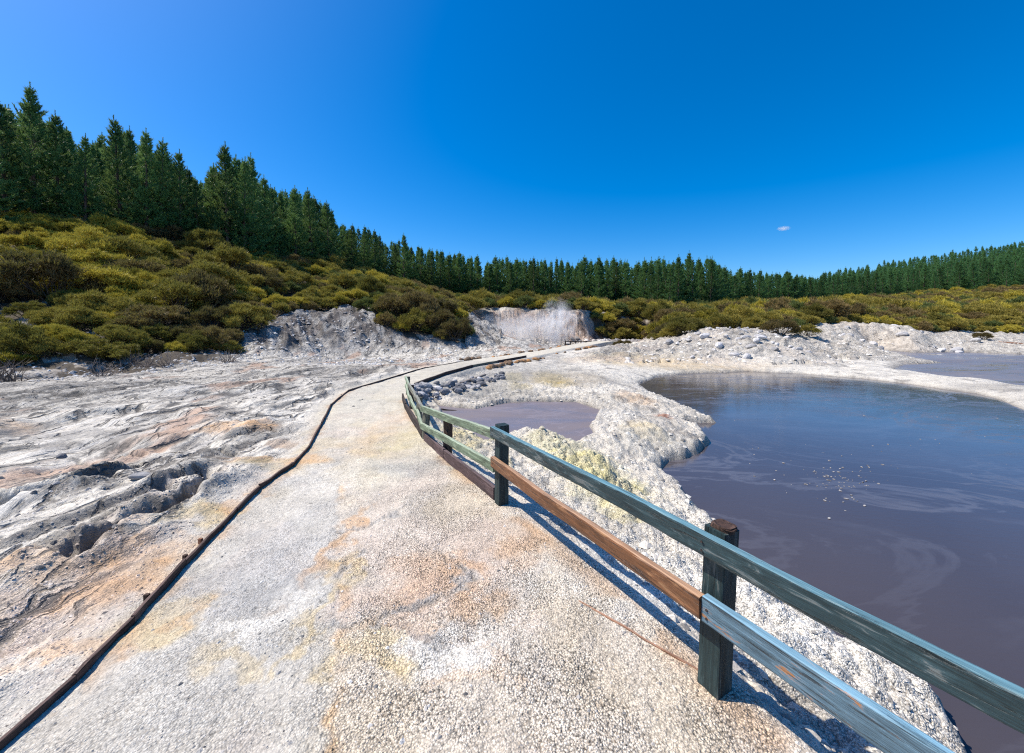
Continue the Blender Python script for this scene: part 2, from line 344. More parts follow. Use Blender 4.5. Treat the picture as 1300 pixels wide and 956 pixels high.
# ------------------------------------------------------------------ materials
def ground_material(name):
    q = NT(name)
    pos = q.n('ShaderNodeNewGeometry').outputs['Position']
    at = q.n('ShaderNodeAttribute', attribute_name='tint').outputs['Color']
    gv = q.n('ShaderNodeAttribute', attribute_name='grav').outputs['Fac']
    v1 = q.vor(pos, 95); v2 = q.vor(pos, 210)
    n1 = q.noise(pos, 3.5, 8, .62); n2 = q.noise(pos, 26, 6, .65); n3 = q.noise(pos, .9, 6, .6)
    cell = q.n('ShaderNodeSeparateColor'); q.l(v1.outputs['Color'], cell.inputs[0])
    cell2 = q.n('ShaderNodeSeparateColor'); q.l(v2.outputs['Color'], cell2.inputs[0])
    stone = q.ramp(cell.outputs[0], [(0, .30), (.07, .5), (.15, .95), (.6, 1.12), (1, 1.38)]); stone2 = q.mapr(cell2.outputs[0], 0, 1, .6, 1.3)
    sv = q.math('MULTIPLY', stone, stone2)
    gap = q.mapr(v1.outputs['Distance'], .42, .74, 1.05, .45)
    sv = q.math('MULTIPLY', sv, gap)
    mixed = q.n('ShaderNodeMix'); mixed.data_type = 'FLOAT'; q.l(gv, mixed.inputs[0]); mixed.inputs[2].default_value = 1; q.l(sv, mixed.inputs[3])
    k = q.math('MULTIPLY', mixed.outputs[0], q.mapr(n2, .3, .7, .80, 1.16))
    k = q.math('MULTIPLY', k, q.mapr(n1, .3, .7, .84, 1.12))
    k = q.math('MULTIPLY', k, q.mapr(n3, .3, .7, .93, 1.06))
    # dark pits and specks
    pits = q.ramp(q.noise(pos, 14, 5, .7), [(.30, .45), (.38, 1.0)])
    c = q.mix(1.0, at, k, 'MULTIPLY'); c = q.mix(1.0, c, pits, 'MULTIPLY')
    warm = q.mix(q.mapr(cell.outputs[1], .72, 1, 0, .30), c, (.46, .33, .20))
    c = q.mix(gv, c, warm)
    rug = q.n('ShaderNodeAttribute', attribute_name='rug').outputs['Fac']; strat = q.n('ShaderNodeAttribute', attribute_name='strat').outputs['Fac']
    sm_ = q.mapping(pos, (7, 1.1, 3), (0, 0, .17)); sn = q.noise(sm_, 1.0, 7, .68, .6)
    c = q.mix(q.math('MULTIPLY', q.ramp(sn, [(.56, 0), (.66, .8)]), strat), c, (.15, .145, .14))
    wob = q.n('ShaderNodeTexNoise'); wob.inputs['Scale'].default_value = 1.6; wob.inputs['Detail'].default_value = 5; q.l(pos, wob.inputs['Vector'])
    wv = q.n('ShaderNodeVectorMath', operation='MULTIPLY_ADD'); q.l(wob.outputs['Color'], wv.inputs[0]); wv.inputs[1].default_value = (.75, .75, 0); q.l(pos, wv.inputs[2])
    ca = q.vor(q.mapping(wv.outputs[0], (1.7, .55, .01), (0, 0, .17)), 1.0, 'DISTANCE_TO_EDGE'); cb = q.vor(q.mapping(wv.outputs[0], (4.6, 1.7, .01), (0, 0, .17)), 1.0, 'DISTANCE_TO_EDGE')
    la = q.math('MULTIPLY', q.ramp(ca.outputs['Distance'], [(.012, 1), (.045, 0)]), q.ramp(q.noise(pos, .9, 4, .6), [(.44, 0), (.54, 1)]))
    lb = q.math('MULTIPLY', q.ramp(cb.outputs['Distance'], [(.012, 1), (.05, 0)]), q.ramp(q.noise(pos, 1.5, 4, .6), [(.50, 0), (.60, .9)]))
    cl_ = q.math('MULTIPLY', q.math('MAXIMUM', la, lb), strat)
    c = q.mix(q.math('MULTIPLY', cl_, .85), c, (.09, .085, .08))
    sv_ = q.vor(pos, 7.5); spk = q.ramp(sv_.outputs['Distance'], [(.10, .85), (.17, 0)])
    spm = q.ramp(q.noise(pos, .8, 3, .6), [(.45, 0), (.6, 1)])
    c = q.mix(q.math('MULTIPLY', q.math('MULTIPLY', spk, spm), strat), c, (.12, .115, .11))
    r1 = q.noise(q.mapping(pos, (1, 1, 1.6)), 1.9, 9, .72, .4); r2 = q.noise(pos, 7, 6, .7)
    crk = q.ramp(q.math('ADD', q.math('MULTIPLY', r1, .6), q.math('MULTIPLY', r2, .4)), [(.37, .95), (.44, 0), (.70, 0), (.76, .2)])
    c = q.mix(q.math('MULTIPLY', crk, rug), c, (.13, .115, .10))
    hgt = q.math('ADD', q.math('MULTIPLY', q.math('SUBTRACT', 1.0, v1.outputs['Distance']), q.math('MULTIPLY', gv, .9)), q.math('MULTIPLY', n2, .9))
    nb = q.bump(hgt, .9, .012)
    nb = q.bump(q.math('ADD', n1, q.math('MULTIPLY', n3, .6)), .6, .07, nb)
    nb = q.bump(q.math('MULTIPLY', q.math('ADD', q.math('MULTIPLY', r1, 1.5), q.math('MULTIPLY', r2, .5)), rug), 1.0, .32, nb)
    nb = q.bump(q.math('MULTIPLY', sn, strat), .8, -.07, nb)
    nb = q.bump(cl_, 1.0, -.04, nb)
    q.bsdf(c, .88, nb, .25)
    return q.m
def mud_material(name, c1, c2, streak, rough=.13, wscale=9, wb=.1):
    q = NT(name)
    pos = q.n('ShaderNodeNewGeometry').outputs['Position']
    flow = q.mapping(pos, (.28, .55, 1), (0, 0, .35))
    a = q.noise(flow, 1.1, 5, .55, 1.6)
    b = q.noise(pos, .22, 3, .5, .6)
    c = q.mix(q.mapr(b, .35, .65, 0, 1), c1, c2)
    film = q.ramp(q.noise(flow, .75, 7, .6, 2.6), [(.47, 0), (.495, .9), (.505, .9), (.53, 0)])
    film2 = q.ramp(a, [(.55, 0), (.68, .6)])
    fm = q.ramp(q.noise(pos, .16, 2, .5), [(.40, .15), (.55, 1)])
    film = q.math('MULTIPLY', film, fm)
    c = q.mix(q.math('MULTIPLY', film, .5), c, streak); c = q.mix(q.math('MULTIPLY', film2, .35), c, streak)
    r = q.mapr(q.noise(flow, .9, 4, .6, 1.2), .35, .68, rough * .5, rough * 3.2)
    r = q.math('ADD', r, q.math('MULTIPLY', film, .16))
    w = q.math('ADD', q.math('MULTIPLY', q.noise(q.mapping(pos, (1, 2.2, 1)), wscale, 3, .5), 1.0), q.math('MULTIPLY', q.noise(pos, 1.7, 3, .5), 1.5))
    nb = q.bump(w, wb, .03)
    bs = q.bsdf(c, r, nb, .5); bs.inputs['IOR'].default_value = 1.36
    return q.m
def wood_material(name, paint, bare, dark, chip=.55, worn_lit_top=None, rough=.6, grain=.9):
    """painted or weathered timber, grain along local X"""
    q = NT(name)
    oc = q.n('ShaderNodeTexCoord').outputs['Object']
    info = q.n('ShaderNodeObjectInfo').outputs['Random']
    off = q.n('ShaderNodeVectorMath', operation='ADD'); q.l(oc, off.inputs[0])
    cmb = q.n('ShaderNodeCombineXYZ'); q.l(q.math('MULTIPLY', info, 37.0), cmb.inputs[0]); q.l(cmb.outputs[0], off.inputs[1])
    v = off.outputs[0]
    g = q.noise(q.mapping(v, (1.6, 34, 34)), 1.6, 7, .65, .5)
    g2 = q.noise(q.mapping(v, (3, 90, 90)), 2.0, 5, .6, .2)
    blot = q.noise(q.mapping(v, (2.2, 14, 14)), 1.7, 8, .68, .6)
    c = q.mix(q.mapr(g, .35, .65, 0, 1), paint, tuple(x * .55 for x in paint))
    c = q.mix(q.ramp(blot, [(.5, 0), (.62, .55)]), c, tuple(min(1, x * 1.9 + .02) for x in paint))
    c = q.mix(q.ramp(blot, [(chip, 0), (chip + .04, 1)]), c, bare)
    crack = q.ramp(q.noise(q.mapping(v, (1.1, 26, 26)), 1.9, 6, .6, .8), [(.36, 1), (.43, 0)])
    c = q.mix(q.math('MULTIPLY', crack, .85), c, dark)
    c = q.mix(q.mapr(g2, .35, .6, .35, 0), c, dark)
    dirt = q.ramp(q.noise(q.mapping(v, (1.3, 5, 5)), 2.1, 5, .65, 1.0), [(.50, 0), (.66, .75)])
    c = q.mix(dirt, c, tuple(x * .32 for x in paint))
    if worn_lit_top:  # up-facing sides recoloured: wear plus sky and sun glare put into the colour
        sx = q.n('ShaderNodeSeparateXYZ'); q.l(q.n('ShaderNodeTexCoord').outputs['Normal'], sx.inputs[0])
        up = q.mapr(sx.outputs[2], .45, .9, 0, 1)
        c = q.mix(q.math('MULTIPLY', up, q.mapr(g, .3, .6, .95, .45)), c, worn_lit_top)
    nb = q.bump(q.math('ADD', q.math('ADD', g, q.math('MULTIPLY', g2, .6)), q.math('MULTIPLY', crack, -1.2)), grain, .004)
    q.bsdf(c, rough, nb, .35)
    return q.m
def leaf_material(name, cols, tr=.25, rough=.6, vary=.5):
    q = NT(name)
    info = q.n('ShaderNodeObjectInfo'); pos = q.n('ShaderNodeNewGeometry').outputs['Position']
    rpi = q.n('ShaderNodeNewGeometry').outputs['Random Per Island']
    n = q.noise(pos, 1.8, 3, .6)
    f = q.math('ADD', q.math('MULTIPLY', info.outputs['Random'], .45), q.math('ADD', q.math('MULTIPLY', n, .75), q.math('MULTIPLY', rpi, .35)))
    f = q.mapr(f, .35, 1.05, 0, 1)
    c = q.ramp(f, [(i / (len(cols) - 1), k) for i, k in enumerate(cols)])
    d = q.n('ShaderNodeBsdfPrincipled'); q.l(c, d.inputs['Base Color']); d.inputs['Roughness'].default_value = rough; d.inputs['Specular IOR Level'].default_value = .25
    t = q.n('ShaderNodeBsdfTranslucent'); q.l(q.mix(.5, c, (.25, .28, .05)), t.inputs['Color'])
    ms = q.n('ShaderNodeMixShader'); ms.inputs[0].default_value = tr
    q.l(d.outputs[0], ms.inputs[1]); q.l(t.outputs[0], ms.inputs[2]); q.l(ms.outputs[0], q.out.inputs['Surface'])
    return q.m
def rock_material(name, a, b, rust=None, sc=6):
    q = NT(name)
    oc = q.n('ShaderNodeNewGeometry').outputs['Position']; info = q.n('ShaderNodeObjectInfo').outputs['Random']
    n = q.noise(oc, sc, 7, .65); n2 = q.noise(oc, sc * 6, 5, .6)
    c = q.mix(q.mapr(n, .3, .7, 0, 1), a, b)
    c = q.mix(1.0, c, q.mapr(info, 0, 1, .6, 1.25), 'MULTIPLY')
    if rust: c = q.mix(q.ramp(q.math('ADD', n2, q.math('MULTIPLY', info, .3)), [(.55, 0), (.75, .8)]), c, rust)
    q.bsdf(c, .85, q.bump(q.math('ADD', n, q.math('MULTIPLY', n2, .4)), .7, .03), .3)
    return q.m
M = {}
M['ground'] = ground_material('ground_sinter')
M['path'] = ground_material('path_gravel')
M['mud'] = mud_material('grey_mud_water', (.058, .050, .055), (.074, .065, .071), (.14, .14, .165), rough=.045, wb=.055)
M['mud3'] = mud_material('pale_mud_water', (.15, .14, .15), (.18, .17, .18), (.22, .21, .22), rough=.20, wb=.06)
M['mud2'] = mud_material('small_pool_mud', (.165, .140, .150), (.185, .16, .168), (.22, .20, .23), rough=.30, wb=.03)
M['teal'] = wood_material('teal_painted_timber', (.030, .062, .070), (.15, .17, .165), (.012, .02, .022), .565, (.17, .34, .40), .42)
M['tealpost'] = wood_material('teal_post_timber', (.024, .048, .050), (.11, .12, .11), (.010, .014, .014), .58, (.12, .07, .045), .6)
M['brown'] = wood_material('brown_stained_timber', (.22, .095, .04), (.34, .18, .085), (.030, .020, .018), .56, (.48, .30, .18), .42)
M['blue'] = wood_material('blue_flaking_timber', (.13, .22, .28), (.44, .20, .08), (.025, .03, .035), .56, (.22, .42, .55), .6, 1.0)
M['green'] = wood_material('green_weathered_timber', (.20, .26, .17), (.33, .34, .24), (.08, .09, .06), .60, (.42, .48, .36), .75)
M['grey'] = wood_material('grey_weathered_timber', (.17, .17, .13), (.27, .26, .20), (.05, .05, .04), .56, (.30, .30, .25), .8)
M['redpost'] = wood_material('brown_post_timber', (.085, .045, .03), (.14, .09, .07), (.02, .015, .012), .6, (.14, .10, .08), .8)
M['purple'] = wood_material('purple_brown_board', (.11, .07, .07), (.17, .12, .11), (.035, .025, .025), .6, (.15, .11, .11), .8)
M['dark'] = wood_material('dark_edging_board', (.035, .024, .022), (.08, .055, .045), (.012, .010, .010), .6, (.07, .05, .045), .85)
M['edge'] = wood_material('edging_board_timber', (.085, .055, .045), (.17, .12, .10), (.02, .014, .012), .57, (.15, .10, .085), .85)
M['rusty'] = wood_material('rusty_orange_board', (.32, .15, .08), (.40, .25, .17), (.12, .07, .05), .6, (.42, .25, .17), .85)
M['bark'] = rock_material('bark', (.07, .05, .038), (.12, .09, .07), None, 3)
M['twig'] = rock_material('bare_twigs', (.13, .105, .09), (.26, .22, .19), None, 3)
M['stem'] = rock_material('shrub_stems', (.05, .038, .03), (.10, .08, .07), None, 3)
M['pine'] = leaf_material('pine_needles', [(.026, .078, .036), (.046, .140, .055), (.082, .22, .080), (.14, .31, .11)], .36, .45)
M['shrubY'] = leaf_material('yellow_green_leaves', [(.10, .09, .02), (.28, .23, .03), (.50, .40, .05), (.62, .50, .08)], .3)
M['shrubO'] = leaf_material('olive_leaves', [(.075, .072, .02), (.17, .145, .03), (.29, .235, .045), (.42, .33, .07)], .28)
M['shrubB'] = leaf_material('brown_olive_leaves', [(.06, .05, .025), (.14, .10, .04), (.22, .15, .06), (.29, .20, .08)], .25)
M['shrubG'] = leaf_material('green_leaves', [(.035, .055, .018), (.07, .10, .03), (.12, .15, .042), (.18, .20, .06)], .25)
M['rockd'] = rock_material('dark_stone', (.10, .10, .105), (.26, .26, .27))
M['rockw'] = rock_material('pale_stone', (.34, .33, .33), (.58, .56, .54))
M['rocko'] = rock_material('rusty_stone', (.12, .09, .07), (.30, .22, .15), (.42, .20, .06))
M['clot'] = rock_material('mud_clot', (.16, .15, .15), (.52, .50, .47), None, 30)
# ------------------------------------------------------------------ ground and path
def surface_colour(x, y, h, f):
    R = f['R']
    # ---- colour of the surface, cliff shade included
    def C(a): return np.array(a, float)[None, :]
    def mixc(c, col, k): return c * (1 - k[:, None]) + C(col) * k[:, None]
    n = len(x)
    c = np.tile(C((.68, .65, .595)), (n, 1))
    lo = fbm(x / 4.3, y / 4.3, 4, 201); lo2 = fbm(x / 1.7, y / 1.7, 4, 211); sm = fbm(x / .35, y / .35, 4, 221)
    c = mixc(c, (.46, .44, .41), sst(-.1, .5, lo))
    c = mixc(c, (.70, .675, .63), sst(0, .6, -lo2 + .1) * .6)
    # streaks that follow the strata on the left
    stk = fbm(f['s'] / .22, f['t'] / 1.6, 4, 231)
    c = mixc(c, (.24, .23, .22), sst(.22, .6, stk) * f['left'] * .7)
    c = mixc(c, (.30, .285, .27), sst(.33, .65, fbm(x / .55, y / .8, 5, 235)) * (f['left'] + f['right'] * sst(4, 8, y)) * .75)
    c = mixc(c, (.70, .69, .68), sst(.15, .5, -stk) * f['left'] * .4)
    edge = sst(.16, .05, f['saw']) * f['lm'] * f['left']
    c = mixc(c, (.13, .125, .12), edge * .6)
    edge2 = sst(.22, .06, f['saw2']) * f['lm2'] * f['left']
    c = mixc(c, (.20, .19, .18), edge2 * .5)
    # mineral stains
    ll = fbm(x / 1.1 + 3, y / 2.2, 4, 241)
    nearL = f['left'] * (1 - sst(2.6, 4.2, -(x) + .1 * y)) * (1 - sst(6, 11, y))
    c = mixc(c, (.60, .42, .33), sst(-.15, .45, ll) * nearL * .75)
    c = mixc(c, (.62, .36, .20), sst(.1, .45, fbm(x / .5, y / .9, 4, 251)) * nearL * .6)
    c = mixc(c, (.55, .50, .34), sst(.05, .5, fbm(x / .8, y / 1.2, 3, 261)) * nearL * .5)
    c = mixc(c, (.50, .33, .24), sst(.42, .7, fbm(x / 1.6, y / 3.2, 4, 271)) * f['left'] * .7)
    # path
    p = np.tile(C((.60, .555, .485)), (n, 1))
    p = mixc(p, (.50, .48, .445), sst(-.2, .5, lo2))
    p = mixc(p, (.64, .55, .49), sst(.05, .5, fbm(x / .8 + 9, y / .8, 4, 281)) * .55)
    p = mixc(p, (.58, .50, .36), sst(.12, .5, fbm(x / .9 + 19, y / 1.3, 4, 291)) * .55)
    p = mixc(p, (.52, .50, .44), sst(5, 9, y) * .7)
    jl = [G(431, 600), G(428, 640), G(426, 700), G(431, 760), G(420, 866), G(415, 955)]
    xl = np.interp(-y, [-a[1] for a in jl], [a[0] for a in jl]) + .035 * fbm(x / .12, y / .12, 4, 297)
    newer = sst(-.008, .008, x - xl) * (y < 4.4); older = sst(.008, -.008, x - xl) * (y < 4.4)
    p = mixc(p, (.64, .565, .49), newer * .45); p = mixc(p, (.47, .47, .46), older * .5)
    p = mixc(p, (.58, .38, .20), np.exp(-((x - xl - .03) / .035) ** 2) * sst(-.3, .3, fbm(x / .3, y / .3, 3, 299)) * (y < 4.4) * .7)
    p = mixc(p, (.24, .23, .22), np.exp(-((x - xl) / .006) ** 2) * sst(.0, .4, fbm(x / .4, y / .4, 3, 303)) * (y < 4.4) * .7)
    k = f['wp'][:, None]; c = c * (1 - k) + p * k
    # stains seen in the photograph, each at its own place on the ground
    xw = x + .15 * fbm(x / .3, y / .3, 5, 301, .6); yw = y + .15 * fbm(x / .3, y / .3, 5, 307, .6)
    def stain(px, py, rx, ry, col, k, z=0, pw=2):
        nonlocal c
        gx, gy = G(px, py, z); sx = rx / F * gy; sy = abs(G(px, py + ry, z)[1] - G(px, py - ry, z)[1]) / 2
        d = ((xw - gx) / sx) ** 2 + ((yw - gy) / sy) ** 2
        m = np.exp(-(d * .8) ** 2.6) * min(k * 1.0, 1) * (.85 + .5 * np.clip(sm, -.6, .6))
        c = mixc(c, col, np.clip(m, 0, 1))
    OR, YE, WH, GR, PK = (.62, .36, .16), (.60, .46, .22), (.74, .73, .70), (.33, .34, .36), (.60, .47, .40)
    for a in [(555,735,60,30,OR,.8),(430,690,12,45,OR,.75),(585,715,25,14,OR,.7),(435,715,18,12,(.48,.33,.12),.8),(600,775,45,25,OR,.6),(510,755,70,35,PK,.6),
              (610,700,70,50,PK,.5),(500,690,60,35,(.64,.56,.50),.7),(320,740,90,30,GR,.45),(370,690,50,60,(.46,.46,.46),.6),(330,790,45,22,WH,.8),(560,825,70,30,WH,.8),
              (470,835,50,22,YE,.55),(420,760,10,60,YE,.5),(505,800,45,10,OR,.6),(545,800,60,10,GR,.6),(300,845,40,20,YE,.4),(200,790,60,30,YE,.5),(590,850,60,16,OR,.35),
              (480,570,30,30,YE,.35),(520,560,25,40,(.50,.46,.30),.45),(385,590,25,14,YE,.35),(490,540,20,25,OR,.2),(445,600,70,20,WH,.4),(520,590,50,12,GR,.4),
              (60,780,90,40,PK,.6),(150,740,60,30,OR,.6),(40,730,60,18,OR,.5),(210,700,40,18,OR,.5),(260,655,30,12,YE,.7),(300,640,20,9,OR,.7),(100,830,60,22,OR,.45),(250,780,10,12,OR,.3),
              (300,545,45,6,OR,.7),(345,585,60,5,OR,.6),(330,590,30,8,(.42,.36,.22),.7),(10,540,25,5,OR,.45),(60,598,50,9,(.38,.34,.30),.6),(50,545,110,7,(.34,.33,.32),.6),(200,500,60,6,(.6,.6,.6),.4),
              (355,563,20,5,(.5,.33,.2),.5),(1000,790,300,60,WH,.7,-.35),(960,760,60,60,WH,.7,-.3),(800,730,60,60,WH,.55,-.2),(660,690,25,25,OR,.35)]:
        stain(*a)
    bn = sst(-.18, .14, fbm(x / .16, y / .30, 5, 309, .6))
    for px_, py_, rx_, ry_ in ((170,600,70,14),(110,622,60,14),(200,660,60,12),(215,585,50,9),(60,500,70,7),(190,488,60,5),(40,515,60,5),(265,585,30,8),(130,690,40,14),(250,640,30,14),(140,560,50,5),(300,530,50,4),(60,640,40,6),(330,495,40,3),(310,565,25,5)):
        gx, gy = G(px_, py_); sx = rx_ / F * gy; sy = abs(G(px_, py_ + ry_)[1] - G(px_, py_ - ry_)[1]) / 2
        c = mixc(c, (.12, .115, .11), np.exp(-((((xw - gx) / sx) ** 2 + ((yw - gy) / sy) ** 2) * .8) ** 1.5) * bn * f['left'] * .85)
    SU = (.62, .58, .32)
    for a in [(735,590,45,22,SU,.85,-.3),(765,620,50,25,SU,.9,-.32),(700,568,40,14,(.58,.56,.38),.7,-.3),(790,655,28,18,SU,.6,-.32),(640,600,14,14,(.58,.50,.25),.5,-.2),
              (595,560,30,20,(.56,.50,.25),.7,-.3),(700,482,22,8,(.50,.38,.10),.9,-.3),(650,480,14,5,(.46,.38,.14),.7,-.3),(660,492,16,5,(.5,.42,.2),.6,-.3),(715,480,45,8,(.5,.42,.3),.5,-.3),
              (805,505,20,8,OR,.4,-.3),(815,550,25,8,(.58,.46,.22),.6,-.35),(845,532,10,3,(.4,.14,.07),.9,-.45),(780,530,30,8,WH,.5,-.35),(830,560,50,14,(.5,.5,.47),.6,-.35),
              (640,475,80,10,(.36,.35,.33),.6,-.3),(620,500,50,8,(.30,.30,.29),.7,-.35),(820,460,80,5,(.56,.46,.30),.8,-.3),(900,464,90,3,(.58,.47,.33),.7,-.4),(905,446,40,6,WH,.5,0),(925,424,16,4,OR,.7,.6)]:
        stain(*a)
    # rusty fringe along the right-hand edging
    c = mixc(c, (.50, .33, .20), np.exp(-(f['dp'] / .10) ** 2) * sst(-.1, .4, lo2 + sm) * .6 * (y < 12))
    # bank shading of materials: far mounds, cliff, gully slope, scrub soil
    mk = f['mnd']
    c = mixc(c, (.68, .56, .48), mk * sst(-.1, .5, fbm(x / 4, y / 4, 3, 311)) * .85 * (x < 22))
    c = mixc(c, (.80, .76, .70), mk * sst(6, 12, x) * .8)
    c = mixc(c, (.26, .23, .21), mk * sst(.35, .7, ridged(x / 1.2, y / .6, 4, 313)) * .5)
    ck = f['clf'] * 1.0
    vs = fbm(x / 1.3, h / .8, 5, 321, .6)
    c = mixc(c, (.72, .54, .43), ck * .9); c = mixc(c, (.30, .19, .14), ck * sst(.05, .5, vs + .3 * sst(1.8, 3.5, h)) * .8)
    c = mixc(c, (.74, .70, .66), ck * sst(.1, .5, -vs) * .6)
    dk = ck * sst(9.5, 11, x); c = mixc(c, (.13, .10, .09), dk * .85)  # shade on the right part of the cliff, painted into its colour
    gk = f['gul']
    c = mixc(c, (.50, .50, .52), gk * .5); c = mixc(c, (.17, .155, .15), gk * sst(.0, .5, fbm((x + .6 * y) / .9, (y - .3 * x) / 3, 4, 331)) * .85)
    foot = sst(.3, 1.6, h) * (x < -4) * (y < 40)
    c = mixc(c, (.16, .14, .135), foot * sst(-.25, .3, fbm(x / 1.3, y / 1.3, 4, 341)) * .8)
    s_ = f['smask']
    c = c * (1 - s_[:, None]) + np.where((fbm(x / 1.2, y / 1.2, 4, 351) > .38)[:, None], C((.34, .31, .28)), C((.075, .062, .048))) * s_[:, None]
    c = mixc(c, (.40, .40, .40), f['crk'] * .8)
    # gully mud, wet margins, pond floor
    c = mixc(c, (.10, .098, .095), f['dark'] * .8)
    wet = np.maximum.reduce([np.exp(-np.maximum(f['d1'], 0) / .06), np.exp(-np.maximum(f['d3'], 0) / .25), np.exp(-np.maximum(f['d2'], 0) / .03)])
    c = mixc(c, (.19, .175, .17), wet * .7)
    c = np.clip(c * C((1.0, .972, .905)), .02, .85)
    gv = f['wp'] * (.5 + .5 * sst(-.35, .3, x + 2.0 * 0 + .35 * lo2 + .9)) * (1 - .6 * sst(5, 10, y))
    gv = gv * (.6 + .4 * sst(-.45, .25, fbm(x / .45, y / .45, 4, 451)))
    gv = np.maximum(gv, f['left'] * (1 - sst(2.8, 4.2, -x + .1 * y)) * .7 * (y < 9))
    gv = np.maximum(gv, f['right'] * .85 * (R < 12)); gv = np.maximum(gv, .25) * (1 - sst(14, 26, R))
    return c, gv
def build_ground():
    OX, OY = 0.0, -1.5
    dense = np.linspace(-math.radians(71), math.radians(71), 1330)
    ext = np.linspace(math.radians(71), math.radians(289), 62)[1:-1]
    th = np.concatenate([dense, ext]); NA = len(th)
    rs = [.4]
    while rs[-1] < 1800:
        r = rs[-1]
        if r < 3: st = .010
        elif r < 160: st = min(max(r * r / 850., .011), r * .0062)
        else: st = r * .02
        if r < 2.2: st = .03
        rs.append(r + st)
    rs = np.array(rs); NR = len(rs)
    X = OX + rs[:, None] * np.sin(th)[None, :]; Y = OY + rs[:, None] * np.cos(th)[None, :]
    x = X.ravel(); y = Y.ravel()
    print('ground verts', len(x))
    h, f = terrain(x, y)
    GRID.update(th=th, rs=rs, H=h.reshape(NR, NA))
    V = np.stack([x, y, h], 1)
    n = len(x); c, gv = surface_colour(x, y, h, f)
    rg = np.clip(np.maximum.reduce([f['mnd'], f['gul'], f['clf'], f['left'] * .35 * sst(9, 16, f['R']), f['right'] * .3 * sst(8, 14, f['R'])]), 0, 1) * f['flat']
    tint = np.concatenate([c, np.ones((n, 1))], 1).astype(np.float32)
    # faces
    j = np.arange(NA); jn = (j + 1) % NA
    i = np.arange(NR - 1)[:, None] * NA
    Q = np.stack([i + j[None, :], i + jn[None, :], i + NA + jn[None, :], i + NA + j[None, :]], -1).reshape(-1, 4)[:, ::-1]
    dp = f['dp']; inside = (dp[Q].mean(1) < .0)
    for name, mask, mat in (('ground', ~inside, M['ground']), ('path', inside, M['path'])):
        q = Q[mask]; used = np.unique(q); remap = np.full(n, -1, np.int64); remap[used] = np.arange(len(used))
        me = mesh_np(name, V[used], remap[q], mat)
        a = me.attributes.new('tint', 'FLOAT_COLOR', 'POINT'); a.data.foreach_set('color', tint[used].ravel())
        a = me.attributes.new('rug', 'FLOAT', 'POINT'); a.data.foreach_set('value', rg[used].astype(np.float32))
        a = me.attributes.new('strat', 'FLOAT', 'POINT'); a.data.foreach_set('value', (f['left'] * f['flat'])[used].astype(np.float32))
        a = me.attributes.new('grav', 'FLOAT', 'POINT'); a.data.foreach_set('value', gv[used].astype(np.float32))
        link(name, me, kind='structure')
build_ground()
# ------------------------------------------------------------------ mud pools
def sheet(name, poly, z, mat, grow=.6):
    pts = np.array(poly); c = pts.mean(0)
    import bmesh
    bm = bmesh.new()
    P = []
    for k in range(len(pts)):
        a = pts[k - 1]; b = pts[k]; d = pts[(k + 1) % len(pts)]
        e = d - a; nrm = np.array([e[1], -e[0]]); nrm /= (np.linalg.norm(nrm) + 1e-9)
        P.append((b, nrm))
    area = sum(pts[k - 1][0] * pts[k][1] - pts[k][0] * pts[k - 1][1] for k in range(len(pts)))
    sg = 1 if area > 0 else -1
    vs = [bm.verts.new((b[0] + sg * nrm[0] * grow * min(1, .12 + np.hypot(*b) / 25), b[1] + sg * nrm[1] * grow * min(1, .12 + np.hypot(*b) / 25), z)) for b, nrm in P]
    f = bm.faces.new(vs); f.normal_update()
    if f.normal.z < 0: f.normal_flip()
    me = bpy.data.meshes.new(name); bm.to_mesh(me); bm.free(); me.materials.append(mat)
    return link(name, me, kind='structure')
sheet('mud_pond', POND, ZW, M['mud'], 1.0)
sheet('small_mud_pool', POOL, ZW2, M['mud2'], .6)
sheet('far_mud_pond', FARPOND, ZW + .003, M['mud3'], 1.0)
# ------------------------------------------------------------------ rocks
def rock_mesh(name, mat, seed, sub=2, flat=.7, amp=.35):
    import bmesh
    bm = bmesh.new(); bmesh.ops.create_icosphere(bm, subdivisions=sub, radius=.5)
    r = random.Random(seed); offs = [Vector((r.uniform(-1, 1), r.uniform(-1, 1), r.uniform(-1, 1))).normalized() for _ in range(9)]
    lim = [r.uniform(.30, .46) for _ in offs]
    for v in bm.verts:
        p = v.co.copy()
        for o, l in zip(offs, lim):
            d = p.dot(o)
            if d > l: p -= o * (d - l) * .85
        p *= 1 + amp * .3 * (r.random() - .5)
        v.co = Vector((p.x * 1.15, p.y * .9, p.z * flat))
    me = bpy.data.meshes.new(name); bm.to_mesh(me); bm.free(); me.materials.append(mat)
    return me
ROCKS = {k: [rock_mesh('stone', M[k], 40 + i, 2, .6 + .1 * i) for i in range(4)] for k in ('rockd', 'rockw', 'rocko')}
def put_rock(kind, x, y, s, label, group, cat='rock', name='rock', sink=.25, r=random):
    me = ROCKS[kind][r.randrange(4)]
    z = float(zat(x, y)[0])
    o = link(name, me, None, (x, y, z + s * .5 * .6 * (1 - sink * 2)), label=label, category=cat)
    if group: o['group'] = group
    o.scale = (s * r.uniform(.8, 1.25), s * r.uniform(.8, 1.2), s * r.uniform(.75, 1.1)); o.rotation_euler = (r.uniform(-.4, .4), r.uniform(-.4, .4), r.uniform(0, 6.28))
    return o
rr = random.Random(5)
for k in range(110):   # stones heaped against the board past the bend
    px = rr.uniform(520, 640); t = (px - 520) / 120
    py = 500 - 26 * t + rr.uniform(1, 14 - 6 * t)
    x, y = G(px, py, -.2)
    put_rock('rockd' if rr.random() < .6 else 'rockw', x, y, rr.uniform(.12, .30), 'grey stone in the dark heap below the path boards beyond the fence', 'stones heaped below the path past the bend', r=rr)
